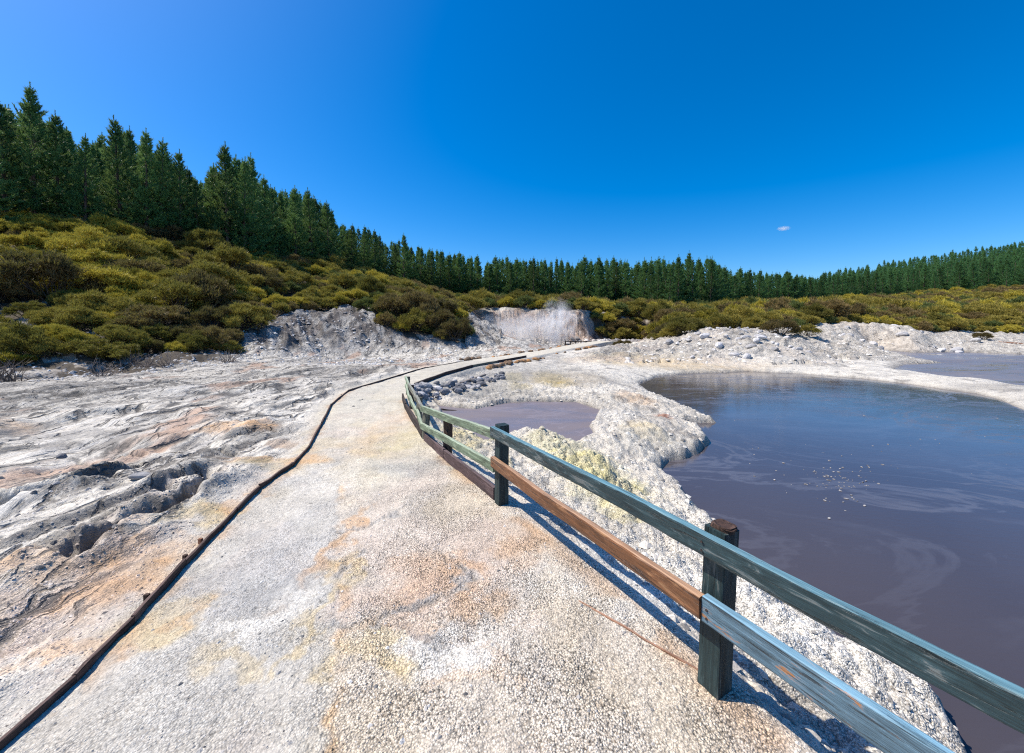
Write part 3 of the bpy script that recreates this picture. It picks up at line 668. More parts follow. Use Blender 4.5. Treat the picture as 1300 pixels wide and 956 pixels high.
for k in range(46):
    t = rr.random(); px = 612 + t * 160; py = np.interp(px, [612, 660, 720, 777], [464.5, 456.5, 444.6, 435]) + .6
    x, y = G(px, py, 0); put_rock('rocko', x + .25, y - .1, rr.uniform(.18, .42), 'rusty brown stone in the row along the right edge of the far path', 'stones lining the right edge of the far path', r=rr)
for k in range(46):
    t = rr.random(); px = 590 + t * 175; py = np.interp(px, [590, 680, 725, 770], [458, 446.5, 438.6, 432]) - .3
    x, y = G(px, py, 0); put_rock('rocko', x - .2, y + .1, rr.uniform(.18, .40), 'rusty brown stone in the row along the left edge of the far path', 'stones lining the left edge of the far path', r=rr)
for k in range(55):
    px = rr.gauss(935, 42); Y = rr.uniform(23, 32); x = (px - CX) / F * Y
    put_rock('rockw', x, Y, abs(rr.gauss(0, .28)) + .18, 'pale boulder scattered over the white rocky mound beyond the pond', 'boulders on the white mound beyond the pond', 'boulder', 'boulder', r=rr)
for k in range(24):
    px = rr.uniform(1010, 1240); Y = rr.uniform(34, 44); x = (px - CX) / F * Y
    if abs(float(zat(x, Y)[0])) < .45 and float(zat(x, Y)[0]) < -.4: continue
    put_rock('rockw', x, Y, rr.uniform(.3, .9), 'pale boulder on the white shore beside the far pond', 'boulders on the shore of the far pond', 'boulder', 'boulder', r=rr)
put_rock('rockw', *G(1004, 757, -.45), .22, 'white crusted rock knob standing at the pond edge right of the near fence post', None, sink=.1)
put_rock('rockd', *G(78, 577, -.1), .14, 'small dark stone lying alone on the pale flat at the left', None)
put_rock('rockw', *G(180, 632, -.1), .16, 'flat brownish stone beside the black crevice at the left', None)
# gravel and specks too many to count
def pebbles(name, n, sampler, smin, smax, mat, label, seed, tinted=True):
    r = np.random.default_rng(seed)
    x, y = sampler(r, n); z, f = terrain(x, y); tc, _ = surface_colour(x, y, z, f); z = zat(x, y)
    s = smin + (smax - smin) * r.random(len(x)) ** 2.5
    base = np.array([(1, 0, 0), (.31, .95, 0), (-.81, .59, 0), (-.81, -.59, 0), (.31, -.95, 0), (.3, .1, .7), (-.35, .2, .62), (.0, -.4, .6)])
    fc = np.array([(0, 1, 5), (1, 2, 6), (1, 6, 5), (2, 3, 6), (3, 4, 7), (3, 7, 6), (4, 0, 7), (0, 5, 7), (5, 6, 7)])
    m = len(x); nb = len(base)
    J = base[None] * (1 + .35 * (r.random((m, nb, 1)) - .5)); J = J + .12 * (r.random((m, nb, 3)) - .5)
    J[:, :, 0] *= (.75 + .6 * r.random((m, 1)))
    a = r.random(m) * 6.28; ca, sa = np.cos(a)[:, None], np.sin(a)[:, None]
    X = (J[:, :, 0] * ca - J[:, :, 1] * sa) * s[:, None] + x[:, None]; Y = (J[:, :, 0] * sa + J[:, :, 1] * ca) * s[:, None] + y[:, None]
    Z = J[:, :, 2] * s[:, None] * (.5 + .6 * r.random((m, 1))) + z[:, None] - s[:, None] * .18
    V = np.stack([X, Y, Z], -1).reshape(-1, 3); Fc = (fc[None] + (np.arange(m) * nb)[:, None, None]).reshape(-1, 3)
    me = mesh_np(name, V, Fc, mat, smooth=False)
    tt = np.repeat(np.concatenate([tc, np.ones((m, 1))], 1), nb, 0).astype(np.float32)
    a = me.attributes.new('tint', 'FLOAT_COLOR', 'POINT'); a.data.foreach_set('color', tt.ravel())
    link(name, me, kind='stuff', label=label, category='gravel')
def pebble_material(name, stops, tk=.7):
    q = NT(name); rpi = q.n('ShaderNodeNewGeometry').outputs['Random Per Island']; pos = q.n('ShaderNodeNewGeometry').outputs['Position']
    c = q.ramp(rpi, stops)
    c = q.mix(tk, c, q.mix(1., q.n('ShaderNodeAttribute', attribute_name='tint').outputs['Color'], q.ramp(rpi, [(0, .25), (.15, .5), (.3, .9), (1, 1.3)]), 'MULTIPLY')); c = q.mix(1., c, q.mapr(q.noise(pos, 90, 4), .3, .7, .75, 1.15), 'MULTIPLY')
    q.bsdf(c, .85, q.bump(q.noise(pos, 150, 3), .4, .004), .3); return q.m
M['pebL'] = pebble_material('light_gravel', [(0, (.22, .21, .21)), (.3, (.46, .45, .44)), (.55, (.62, .60, .57)), (.75, (.60, .50, .42)), (.9, (.55, .42, .25)), (1, (.72, .71, .69))])
M['pebO'] = pebble_material('pinkish_gravel', [(0, (.30, .24, .20)), (.3, (.55, .46, .40)), (.6, (.66, .60, .56)), (.8, (.60, .38, .22)), (1, (.70, .68, .65))])
M['pebD'] = pebble_material('dark_gravel', [(0, (.09, .09, .09)), (.5, (.18, .175, .17)), (1, (.32, .31, .30))], 0.)
M['rub'] = pebble_material('rubble_stone', [(0, (.16, .15, .14)), (.3, (.40, .38, .36)), (.7, (.60, .58, .55)), (1, (.74, .72, .69))], .3)
M['pebD2'] = pebble_material('mixed_stones', [(0, (.12, .12, .12)), (.4, (.30, .29, .28)), (.7, (.5, .47, .43)), (1, (.75, .73, .69))], .15)
def samp_path(r, n):
    y = 1.0 + 5.5 * r.random(n) ** 1.7
    xl = np.interp(y, [p[1] for p in LEFT_EDGE], [p[0] for p in LEFT_EDGE]); xr = np.interp(-y, [-p[1] for p in RIGHT_EDGE][::-1], [p[0] for p in RIGHT_EDGE][::-1]) if False else np.interp(y, [p[1] for p in RIGHT_EDGE[:9]], [p[0] for p in RIGHT_EDGE[:9]])
    x = xl + (xr + .9 - xl) * r.random(n)
    d = fbm(x / .8, y / .8, 3, 401) + .5 * (x > -.6)
    k = (d > -.1 + .6 * r.random(n) - .3) & (x < 2.2)
    return x[k], y[k]
pebbles('gravel', 42000, samp_path, .002, .0075, M['pebL'], 'loose pale gravel scattered over the near path', 1)
pebbles('path_stones', 1500, samp_path, .006, .016, M['pebD2'], 'larger grey and white stones dotted over the near path', 12)
def samp_left(r, n):
    y = 1.0 + 6 * r.random(n) ** 1.6; xl = np.interp(y, [p[1] for p in LEFT_EDGE], [p[0] for p in LEFT_EDGE])
    return xl - .05 - 1.9 * r.random(n) ** .9, y
pebbles('pink_gravel', 16000, samp_left, .003, .015, M['pebO'], 'pinkish orange gravel on the slope left of the edging board', 2)
def samp_flat(r, n):
    y = 2.2 + 12 * r.random(n) ** 1.4; x = -2.9 - y * .06 - (y * 1.3) * r.random(n)
    k = fbm(x / 1.1, y / 1.6, 3, 411) > r.random(n) * .8 - .35
    return x[k], y[k]
pebbles('dark_stones', 3800, samp_flat, .006, .042, M['pebD'], 'small dark stones strewn over the pale flat at the left', 3)
def samp_bank(r, n):
    y = 1.2 + 7 * r.random(n) ** 1.5; xr = np.interp(y, [p[1] for p in RIGHT_EDGE[:9]], [p[0] for p in RIGHT_EDGE[:9]]); x = xr + .1 + 2.4 * r.random(n)
    d1 = poly_sd(x, y, POND); d2 = poly_sd(x, y, POOL); k = (d1 > .08) & (d2 > .08)
    return x[k], y[k]
pebbles('white_gravel', 16000, samp_bank, .004, .018, M['pebL'], 'white crusted gravel on the bank between fence and pond', 4)
def samp_mound(r, n):
    y = 21.5 + 24 * r.random(n) ** 1.3; px = 790 + 470 * r.random(n); x = (px - CX) / F * y
    z = zat(x, y); k = (z > -.3) & (z < 1.9) & (shrub_mask(x, y) < .3) & (fbm(x / 2.2, y / 1.6, 3, 421) > -.25 + .7 * (r.random(n) - .5)) & (poly_sd(x, y, PATHPOLY) > 1)
    return x[k], y[k]
pebbles('rubble', 3400, samp_mound, .03, .20, M['rub'], 'pale broken rubble covering the low mounds beyond the pond', 5)
def samp_foot(r, n):
    px = 595 + 245 * r.random(n); y = 46.0 + 3.5 * r.random(n); x = (px - CX) / F * y; k = zat(x, y) < .5
    return x[k], y[k]
pebbles('cliff_debris', 900, samp_foot, .06, .5, M['rub'], 'fallen debris heaped along the foot of the pale cliff', 6)
def samp_gul(r, n):
    px = 300 + 290 * r.random(n); y = 19 + 16 * r.random(n); x = (px - CX) / F * y; k = (shrub_mask(x, y) < .4) & (fbm(x / 2, y / 2, 3, 431) > r.random(n) - .6)
    return x[k], y[k]
pebbles('slope_debris', 5200, samp_gul, .02, .16, M['rub'], 'broken grey stones strewn over the bare white slope left of the path', 7)
def samp_bank2(r, n):
    y = 1.3 + 16 * r.random(n) ** 1.3; x = -2 + 9 * r.random(n)
    d1 = poly_sd(x, y, POND); d2 = poly_sd(x, y, POOL); dp = poly_sd(x, y, PATHPOLY); k = (d1 > .03) & (d2 > .03) & (dp > .2) & (x > -1.5 + .0 * y) & ((np.minimum(d1, d2) < .9 * r.random(n) ** 1.5) | (fbm(x / .9, y / .9, 3, 441) > .25))
    return x[k], y[k]
pebbles('crust_rubble', 14000, samp_bank2, .010, .055, M['pebL'], 'knobbly white crust fragments along the banks of both mud pools', 8)
def samp_litter(r, n):
    px = -80 + 420 * r.random(n); y = np.interp(px, SHRUB_FRONT[:, 0], SHRUB_FRONT[:, 1]) - 3.0 + 7 * r.random(n); x = (px - CX) / F * y
    return x, y
pebbles('hill_litter', 3000, samp_litter, .015, .12, M['rub'], 'grey stones littering the dark soil at the foot of the left hillside', 9)
# ------------------------------------------------------------------ clots floating on the pond
cr_ = random.Random(9)
for k in range(150):
    if k < 110: px, py = cr_.gauss(1064, 30), cr_.gauss(610, 15)
    else: px, py = cr_.uniform(930, 1300), cr_.uniform(520, 640)
    x, y = G(px, py, ZW); s = .008 + .026 * cr_.random() ** 1.6
    o = link('mud_clot', ROCKS['rockw'][k % 4] if False else None, None) if False else None
    if k == 0: CLOT = [rock_mesh('mud_clot', M['clot'], 70 + i, 2, .5, .2) for i in range(3)]
    o = link('mud_clot', CLOT[k % 3], None, (x, y, ZW + s * .12), category='mud clot')
    if k < 110: o['label'] = 'pale froth clot floating in the churned middle of the mud pond'; o['group'] = 'clots in the churned middle of the pond'
    else: o['label'] = 'small dark clot drifting alone on the blue part of the mud pond'; o['group'] = 'stray clots on the pond'
    o.scale = (s * 1.6, s, s); o.rotation_euler = (0, 0, cr_.uniform(0, 6))
# ------------------------------------------------------------------ timber
def beam_mesh(name, L, w, h, mat, seed=0, bev=.006, warp=.004):
    """a sawn timber, length on X, width on Y, height on Z, worn edges"""
    r = np.random.default_rng(seed)
    ns = max(2, int(L / .06)); xs = np.linspace(0, L, ns + 1)
    b = bev; prof = np.array([(-w/2+b, -h/2), (w/2-b, -h/2), (w/2-b*.3, -h/2+b*.3), (w/2, -h/2+b), (w/2, h/2-b), (w/2-b*.3, h/2-b*.3), (w/2-b, h/2), (-w/2+b, h/2), (-w/2+b*.3, h/2-b*.3), (-w/2, h/2-b), (-w/2, -h/2+b), (-w/2+b*.3, -h/2+b*.3)])
    K = len(prof)
    wy = np.interp(xs, np.linspace(0, L, 6), r.normal(0, warp, 6)); wz = np.interp(xs, np.linspace(0, L, 6), r.normal(0, warp, 6))
    V = np.zeros((ns + 1, K, 3)); V[:, :, 0] = xs[:, None]
    V[:, :, 1] = prof[None, :, 0] + wy[:, None] + r.normal(0, .0007, (ns + 1, K)); V[:, :, 2] = prof[None, :, 1] + wz[:, None] + r.normal(0, .0007, (ns + 1, K))
    V = V.reshape(-1, 3); fc = []
    for i in range(ns):
        for k in range(K):
            a = i * K + k; c_ = i * K + (k + 1) % K; fc.append((a, c_, c_ + K, a + K))
    me = bpy.data.meshes.new(name)
    fcs = [tuple(reversed(f)) for f in fc]; fcs.append(tuple(range(K))); fcs.append(tuple(ns * K + k for k in reversed(range(K))))
    me.from_pydata([tuple(v) for v in V], [], fcs); me.materials.append(mat); me.update()
    import bmesh
    bm = bmesh.new(); bm.from_mesh(me); bmesh.ops.recalc_face_normals(bm, faces=bm.faces); bm.to_mesh(me); bm.free()
    return me
def beam(name, a, b, w, h, mat, parent=None, seed=0, roll=0, bev=.006, warp=.004, **kw):
    a = Vector(a); b = Vector(b); d = b - a; L = d.length
    X = d.normalized(); Yv = Vector((0, 0, 1)).cross(X)
    if Yv.length < .3: Yv = Vector((0, 1, 0)).cross(X) if abs(X.y) < .9 else Vector((1, 0, 0))
    Yv.normalize(); Z = X.cross(Yv)
    m = Matrix((X, Yv, Z)).transposed().to_4x4() @ Matrix.Rotation(roll, 4, 'X')
    m.translation = a
    me = beam_mesh(name, L, w, h, mat, seed, bev, warp)
    o = bpy.data.objects.new(name, me); COL.objects.link(o)
    if parent is not None:
        o.parent = parent; m = Matrix.Translation(-Vector(parent.location)) @ m
    o.matrix_local = m if parent is not None else m
    if parent is None: o.matrix_world = m
    for k, v in kw.items(): o[k] = v
    return o
# fence: posts given by their foot, height, and the tops of the two rails
FP = dict(A=(G(637,638),.765), B=(G(907,872),.765), C=(G(568.5,577),.49), D=(G(540.5,557),.50), E=(G(533,541),.50), Fp=(G(523,519),.50), Gp=(G(518,501),.46))
Axy, Bxy = np.array(FP['A'][0]), np.array(FP['B'][0])
dAB = (Bxy - Axy) / np.linalg.norm(Bxy - Axy); Hxy = Bxy + dAB * 2.25; FP['H'] = (tuple(Hxy), .80)
nAB = np.array([-abs(dAB[1]), -abs(dAB[0])]) / np.linalg.norm(dAB)   # towards the path
fence = thing('fence', 'two-rail timber fence with teal, green and brown rails beside the near path', 'fence', (FP['A'][0][0], FP['A'][0][1], 0))
def post(key, w, mat, tilt=(0, 0), roll=.5, below=.5, **kw):
    (x, y), h = FP[key]
    beam('post', (x - tilt[0] * below, y - tilt[1] * below, -below), (x + tilt[0] * h, y + tilt[1] * h, h), w, w, mat, fence, hash(key) % 97 if False else ord(key[0]), roll=roll, bev=.008, **kw)
ang = math.atan2(dAB[1], dAB[0])
# roll turns the square section into line with the fence
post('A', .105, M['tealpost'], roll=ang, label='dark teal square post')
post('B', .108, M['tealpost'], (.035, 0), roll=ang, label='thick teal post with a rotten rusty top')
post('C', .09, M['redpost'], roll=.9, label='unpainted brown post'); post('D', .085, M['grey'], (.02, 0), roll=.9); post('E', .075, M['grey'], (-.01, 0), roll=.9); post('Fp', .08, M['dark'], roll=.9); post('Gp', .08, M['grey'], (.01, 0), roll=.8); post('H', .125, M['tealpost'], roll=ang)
def on(key, z, off=.0, side=None):
    (x, y), h = FP[key]; s = nAB if side is None else side
    return (x + s[0] * off, y + s[1] * off, z)
RH = .10
# long teal top rail from A past B to H, on the path side of the posts
a = on('A', .745 - RH / 2, .078); b = on('H', .775 - RH / 2, .085)
a = (a[0] - dAB[0] * .045, a[1] - dAB[1] * .045, a[2])
beam('rail', a, b, .048, RH, M['teal'], fence, 31, bev=.009, warp=.005, label='dark teal top rail with upper edge painted pale for wear and sky glare')
a = on('A', .44 - RH / 2, .078); b = on('B', .47 - RH / 2, .088); a = (a[0] - dAB[0] * .05, a[1] - dAB[1] * .05, a[2])
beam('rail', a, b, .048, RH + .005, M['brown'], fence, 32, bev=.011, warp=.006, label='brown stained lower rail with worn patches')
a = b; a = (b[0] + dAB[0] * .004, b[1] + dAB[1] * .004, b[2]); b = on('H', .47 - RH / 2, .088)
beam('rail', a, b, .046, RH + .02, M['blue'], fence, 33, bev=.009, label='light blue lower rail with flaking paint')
side2 = np.array([-.85, -.5])
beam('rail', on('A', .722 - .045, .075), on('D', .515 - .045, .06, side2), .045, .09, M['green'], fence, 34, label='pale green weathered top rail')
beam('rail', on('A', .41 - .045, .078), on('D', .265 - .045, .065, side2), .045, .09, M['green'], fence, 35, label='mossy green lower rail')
s3 = np.array([-.95, -.3])
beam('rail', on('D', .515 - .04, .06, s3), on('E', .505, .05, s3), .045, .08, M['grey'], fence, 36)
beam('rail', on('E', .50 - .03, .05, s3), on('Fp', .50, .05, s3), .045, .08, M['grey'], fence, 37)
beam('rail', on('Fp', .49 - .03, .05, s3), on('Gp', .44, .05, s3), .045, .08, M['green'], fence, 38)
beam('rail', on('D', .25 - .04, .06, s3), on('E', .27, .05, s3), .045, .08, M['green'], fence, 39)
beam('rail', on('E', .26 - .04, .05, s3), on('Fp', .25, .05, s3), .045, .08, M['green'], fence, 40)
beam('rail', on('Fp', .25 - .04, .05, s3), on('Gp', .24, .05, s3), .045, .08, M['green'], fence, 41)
bp = FP['B'][0]
for q_, (ox, oy, hh) in enumerate([(.0, .0, .022), (.012, -.02, .016)]):
    beam('rotten_top', (bp[0] + .026 + ox, bp[1] + oy, .76), (bp[0] + .027 + ox, bp[1] + oy, .765 + hh), .09 - .03 * q_, .085, M['redpost'], fence, 60 + q_, roll=ang + .2 * q_, bev=.02, warp=.004, label='rusty brown rotten top of the near post')
# nail heads where the rails meet the near post
def nails(parent, spots):
    import bmesh
    for p, nrm in spots:
        bm = bmesh.new(); bmesh.ops.create_cone(bm, cap_ends=True, segments=10, radius1=.006, radius2=.005, depth=.004)
        me = bpy.data.meshes.new('nail_head'); bm.to_mesh(me); bm.free(); me.materials.append(M['dark'])
        o = bpy.data.objects.new('nail_head', me); COL.objects.link(o); o.parent = parent
        o.location = Vector(p) - Vector(parent.location); o.rotation_mode = 'QUATERNION'; o.rotation_quaternion = Vector((0, 0, 1)).rotation_difference(Vector(nrm))
nn = (nAB[0], nAB[1], 0)
sp = []
for key, z in (('B', .43), ('B', .39), ('B', .73), ('B', .69), ('A', .72), ('A', .67), ('A', .40), ('A', .36)):
    o_ = .114 if key == 'B' else .104
    p = on(key, z, o_); e = .03 if z < .5 and key == 'B' else 0
    sp.append(((p[0] + dAB[0] * e, p[1] + dAB[1] * e, z), nn))
nails(fence, sp)
# edging boards, each a board of its own
def board(pts, mat, h, th, label, group, z0=0., name='edging_board', over=.0, seed=1, far=False):
    a, b = pts
    za = float(zat(*a)[0]); zb = float(zat(*b)[0])
    o = beam(name, (a[0], a[1], za + z0), (b[0], b[1], zb + z0), th, h, mat, None, seed, bev=.003, warp=.003)
    o['label'] = label; o['category'] = 'edging board'
    if group: o['group'] = group
    return o
LE = LEFT_EDGE
names = ['nearest the camera, running out of the bottom of the photo', 'second from the bottom of the photo', 'third from the bottom of the photo', 'beside the orange gravel, fourth from the bottom', 'fifth from the bottom, with a rough upright stub',
         'at the start of the bend, sixth from the bottom', 'seventh from the bottom, halfway round the bend', 'in the steep part of the bend, eighth from the bottom', 'near the top of the bend, ninth from the bottom', 'at the far end of the bend', 'beside the dark puddle']
segs = [(LE[0], LE[2])] + [(LE[k], LE[k + 1]) for k in range(2, 14)]
for k, (a, b) in enumerate(segs):
    if k == 0: lab = 'left edging board, ' + names[0]
    elif k < len(names): lab = 'left edging board, ' + names[k]
    else: lab = 'distant low edging board on the left of the path, piece %s past the bend' % ['one', 'two', 'three'][k - len(names)]
    board((a, b), M['edge'], .068 + .012 * ((k * 7) % 3 - 1), .020, lab, 'boards edging the left of the path', .010, seed=50 + k)
for k, (px, py) in enumerate([(322, 618), (178, 764), (268, 690), (240, 712)]):
    x, y = G(px, py); x = float(np.interp(y, [p[1] for p in LE[:12]], [p[0] for p in LE[:12]])) - .035; o = beam('stake', (x, y, -.2), (x - .01, y + .01, .038), .030, .024, M['redpost' if k % 2 else 'rusty'], None, 80 + k)
    o['label'] = 'short wooden stake against the left edging board, %s' % ['at the kink where the orange gravel ends', 'lowest one in the photo', 'third from the bottom of the photo', 'second from the bottom of the photo'][k]; o['category'] = 'stake'; o['group'] = 'stakes of the left edging'
RB = [((511,506),(515,519),'curved dark board tucked under the far end of the fence'), ((515.5,520),(537,556),'narrow dark board under the weathered grey fence rails'),
      ((540,559),(564,581),'short purple brown board between the brown post and the grey post'), ((564.5,581.5),(629,634),'long purple brown board ending at the dark teal middle post')]
for k, (a, b, lab) in enumerate(RB):
    board((G(*a), G(*b)), M['purple' if k > 1 else 'dark'], .13, .04, lab, 'boards edging the right of the path', .055, seed=90 + k)
board((G(735, 765, .0), G(899, 858, .0)), M['rusty'], .04, .012, 'thin rusty orange board almost buried in the gravel beside the near fence post', None, -.015, seed=97)
RF = [(527,491),(565,476.5),(600,466),(632,460.5),(668,454)]
for k in range(4):
    board((G(*RF[k]), G(*RF[k + 1])), M['dark' if k != 2 else 'grey'], .26, .06, ['dark board holding up the path just beyond the fence', 'second board holding up the path above the stone heap', 'grey board holding up the path past the stone heap', 'farthest dark board holding up the right of the path'][k], 'boards retaining the path past the bend', -.02, seed=110 + k)
# fallen timber by the stones
a = G(585, 492, -.25); b = G(616, 481, -.22)
o = beam('log', (*a, float(zat(*a)[0]) + .06), (*b, float(zat(*b)[0]) + .10), .09, .08, M['twig'], None, 120, bev=.03); o['label'] = 'grey fallen log lying below the stone heap right of the path'; o['category'] = 'log'
a = G(560, 516, -.3); b = G(600, 519, -.35)
o = beam('branch', (*a, float(zat(*a)[0]) + .04), (*b, float(zat(*b)[0]) + .04), .035, .03, M['dark'], None, 121, bev=.01); o['label'] = 'thin dark branch lying at the upper left edge of the small mud pool'; o['category'] = 'branch'
a = W(1265, 441, 42); b = W(1300, 441, 41)
o = beam('log', (a[0], a[1], float(zat(a[0], a[1])[0]) + .10), (b[0], b[1], float(zat(b[0], b[1])[0]) + .10), .2, .2, M['rusty'], None, 122, bev=.06); o['label'] = 'reddish log lying on the far shore at the right edge'; o['category'] = 'log'
# small far rail fence on the path below the cliff
ff = thing('far_fence', 'tiny dark rail fence standing beside the far path in front of the steaming cliff', 'fence', (*W(721, 432, 44)[:2], 0))
pf = []
for k in range(6):
    p = W(718 + k * 6.5, 432 - k * .2, 44.5 + k * .3); z = float(zat(p[0], p[1])[0]); pf.append((p[0], p[1], z))
    beam('post', (p[0], p[1], z - .3), (p[0], p[1], z + 1.0), .11, .11, M['dark'], ff, 130 + k)
for k in range(5):
    for hh in (.5, .92):
        beam('rail', (pf[k][0], pf[k][1] - .08, pf[k][2] + hh), (pf[k + 1][0], pf[k + 1][1] - .08, pf[k + 1][2] + hh), .05, .1, M['dark'], ff, 140 + k)
# ------------------------------------------------------------------ pines
def tube(path, rad, K=6):
    path = np.array(path); n = len(path); V = []; Fc = []
    for i in range(n):
        d = path[min(i + 1, n - 1)] - path[max(i - 1, 0)]; d = d / (np.linalg.norm(d) + 1e-9)
        u = np.cross(d, [0.3, .1, 1.0] if abs(d[2]) < .9 else [1, 0, 0]); u /= np.linalg.norm(u); w = np.cross(d, u)
        for k in range(K):
            a = 2 * math.pi * k / K; V.append(path[i] + rad[i] * (math.cos(a) * u + math.sin(a) * w))
    for i in range(n - 1):
        for k in range(K):
            a = i * K + k; b = i * K + (k + 1) % K; Fc.append((a, b, b + K, a + K))
    return V, Fc
class Geo:
    def __init__(s): s.V = []; s.F = []; s.n = 0
    def add(s, V, Fc):
        s.V.append(np.asarray(V, float).reshape(-1, 3)); s.F.append(np.asarray(Fc) + s.n); s.n += len(s.V[-1])
    def mesh(s, name, mat, smooth=True): return mesh_np(name, np.concatenate(s.V), np.concatenate(s.F), mat, smooth)
def blades(cent, dirs, length, width, r, spread=.7, per=6):
    """needle sprays: thin triangles fanned round dirs at cent"""
    m = len(cent); D = np.repeat(dirs, per, 0) + spread * r.normal(0, 1, (m * per, 3)) * .6
    D /= np.linalg.norm(D, axis=1)[:, None]
    C0 = np.repeat(cent, per, 0); L = (np.repeat(length, per) * r.uniform(.6, 1.2, m * per))[:, None]
    S = np.cross(D, r.normal(0, 1, (m * per, 3))); S /= np.linalg.norm(S, axis=1)[:, None] + 1e-9
    wd = (np.repeat(width, per) * r.uniform(.7, 1.3, m * per))[:, None]
    a = C0 - S * wd * .5 - D * L * .1; b = C0 + S * wd * .5 - D * L * .1; t = C0 + D * L
    V = np.stack([a, b, t], 1).reshape(-1, 3); Fc = np.arange(len(V)).reshape(-1, 3)
    return V, Fc
def make_pine(seed, Ht=13., detail=1.0, wide=.20):
    r = np.random.default_rng(seed)
    tr = Geo(); n = 12; zs = np.linspace(-.6, Ht, n); bend = np.cumsum(r.normal(0, .035, (n, 2)), 0)
    path = np.column_stack([bend, zs]); rad = .17 * (1 - np.clip(zs, 0, Ht) / Ht) ** .8 + .018
    tr.add(*tube(path, rad, 7))
    def trunk(z): return np.array([np.interp(z, zs, bend[:, 0]), np.interp(z, zs, bend[:, 1]), z])
    cents = []; dirs = []; lens = []
    z = Ht * r.uniform(.05, .10)
    R0 = Ht * wide
    lop = r.uniform(0, 6.28)
    while z < Ht * .955:
        t = z / Ht
        nb = int(r.integers(5, 8)) if t < .9 else 4
        phase = r.uniform(0, 6.28); wl = r.uniform(.78, 1.15)
        for k in range(nb):
            az = phase + k * 2 * math.pi / nb + r.normal(0, .2)
            prof = 1.18 * (1 - t) ** 1.12 * (1 if t > .2 else .75 + 1.25 * t) * (1 + .14 * math.cos(az - lop))
            L = R0 * prof * wl * r.uniform(.6, 1.35) + .12
            el = r.normal(.10 + .75 * t ** 1.3, .10)
            out = np.array([math.cos(az), math.sin(az), 0]); p0 = trunk(z); sv = np.array([-out[1], out[0], 0])
            ns = 7; pts = []
            for s_ in np.linspace(0, 1, ns):
                up = math.tan(el) * s_ * L + .30 * L * s_ ** 2.4 - .16 * L * s_ * (1 - t)
                pts.append(p0 + out * L * s_ * .95 + sv * .05 * L * math.sin(3 * s_ + k) + np.array([0, 0, up]))
            pts = np.array(pts)
            if detail >= 1: tr.add(*tube(pts[::2], np.array([.030, .022, .014, .007]) * (1.3 - t), 4))
            def foxtail(P0, P1, step):
                D = P1 - P0; ln = np.linalg.norm(D); m = max(2, int(ln / step) + 1); u = np.linspace(0, 1, m)[:, None]
                Q = P0 + D * u; Q[:, 2] += .10 * ln * (u[:, 0] ** 2); dd = D / (ln + 1e-6); dd = dd + np.array([0, 0, .25])
                cents.append(Q); dirs.append(np.repeat(dd[None], m, 0)); lens.append(np.full(m, .31) * r.uniform(.8, 1.15, m))
            st = .13 / detail
            for a_, b_ in zip(pts[2:-1], pts[3:]): foxtail(a_, b_, st)
            T = pts[-1] - pts[-2]; T /= np.linalg.norm(T)
            nt_ = max(1, int(L / .27))
            for q in range(nt_):
                u = r.uniform(.30, .92); pb = np.array([np.interp(u, np.linspace(0, 1, ns), pts[:, c]) for c in range(3)])
                side = (-1 if q % 2 else 1); ln = (.22 + .30 * L * (1 - u)) * r.uniform(.7, 1.2)
                e = pb + (T * .75 + sv * side * .65 + np.array([0, 0, r.uniform(-.05, .35)])) * ln
                foxtail(pb, e, st * 1.1)
        z += r.uniform(.36, .66) * (1.1 if t < .75 else .72) / max(detail, .6) ** .7
    for q in range(14):
        cents.append(trunk(Ht + .35 - q * .09)[None]); dirs.append(np.array([[0, 0, 1.]])); lens.append(np.array([.16]))
    cents = np.concatenate(cents); dirs = np.concatenate(dirs); lens = np.concatenate(lens)
    cg = Geo(); cg.add(*blades(cents, dirs, lens / detail ** .5, np.full(len(lens), .056 / detail ** .8), r, .85, 8 if detail >= 1 else 5))
    print('pine', seed, len(cents))
    return tr.mesh('trunk', M['bark']), cg.mesh('crown', M['pine'], False)
PINES = [make_pine(s, 13, 1.0, w) for s, w in ((1, .20), (2, .175), (3, .22), (4, .19), (5, .165))]
PLO = [make_pine(s, 13, .62, w) for s, w in ((11, .19), (12, .17), (13, .2))]
def pine_at(x, y, s, label, group, i, hs=1.0):
    z = float(zat(x, y)[0])
    root = thing('pine_tree', label, 'pine tree', (x, y, z - .15), group, random.uniform(0, 6.28)); root.scale = (s * hs, s * hs, s); root.rotation_euler = (random.gauss(0, .022), random.gauss(0, .022), root.rotation_euler[2])
    t, c = PINES[i % len(PINES)]
    link('trunk', t, root); link('crown', c, root)
    return root
heroes = [(-28,118,33),(2,127,35),(36,107,36.5),(69,143,38),(104,170,38),(150,152,40),(181,163,41),(200,174,42),(226,190,43),(250,225,44),(285,181,45),(306,200,46),(320,198,49),(333,222,52),(347,236,54),(373,237,57),(396,240,60),(417,256,64),(445,285,70),(461,286,73),(475,292,76),(512,297,84)]
hl = ['cut by the left edge of the photo', 'just inside the left edge of the photo', 'the tallest of all, near the left edge', 'right beside the tallest one', 'short, in the dip between the tall left group and the next peak',
      'slender peak right of the first dip in the skyline', 'next to the slender peak, slightly lower', 'third of the peaks right of the first dip', 'fourth of the peaks right of the first dip', 'low, in the second dip of the skyline',
      'pointed peak right of the second dip', 'just right of the pointed peak', 'second right of the pointed peak', 'third right of the pointed peak', 'fourth right of the pointed peak', 'left one of a pair above the yellow shrubs', 'right one of a pair above the yellow shrubs',
      'sloping down from the pair above the yellow shrubs', 'where the hill skyline levels off', 'second where the skyline levels off', 'third where the skyline levels off', 'standing out above the low part of the skyline, left of centre']
TR = []
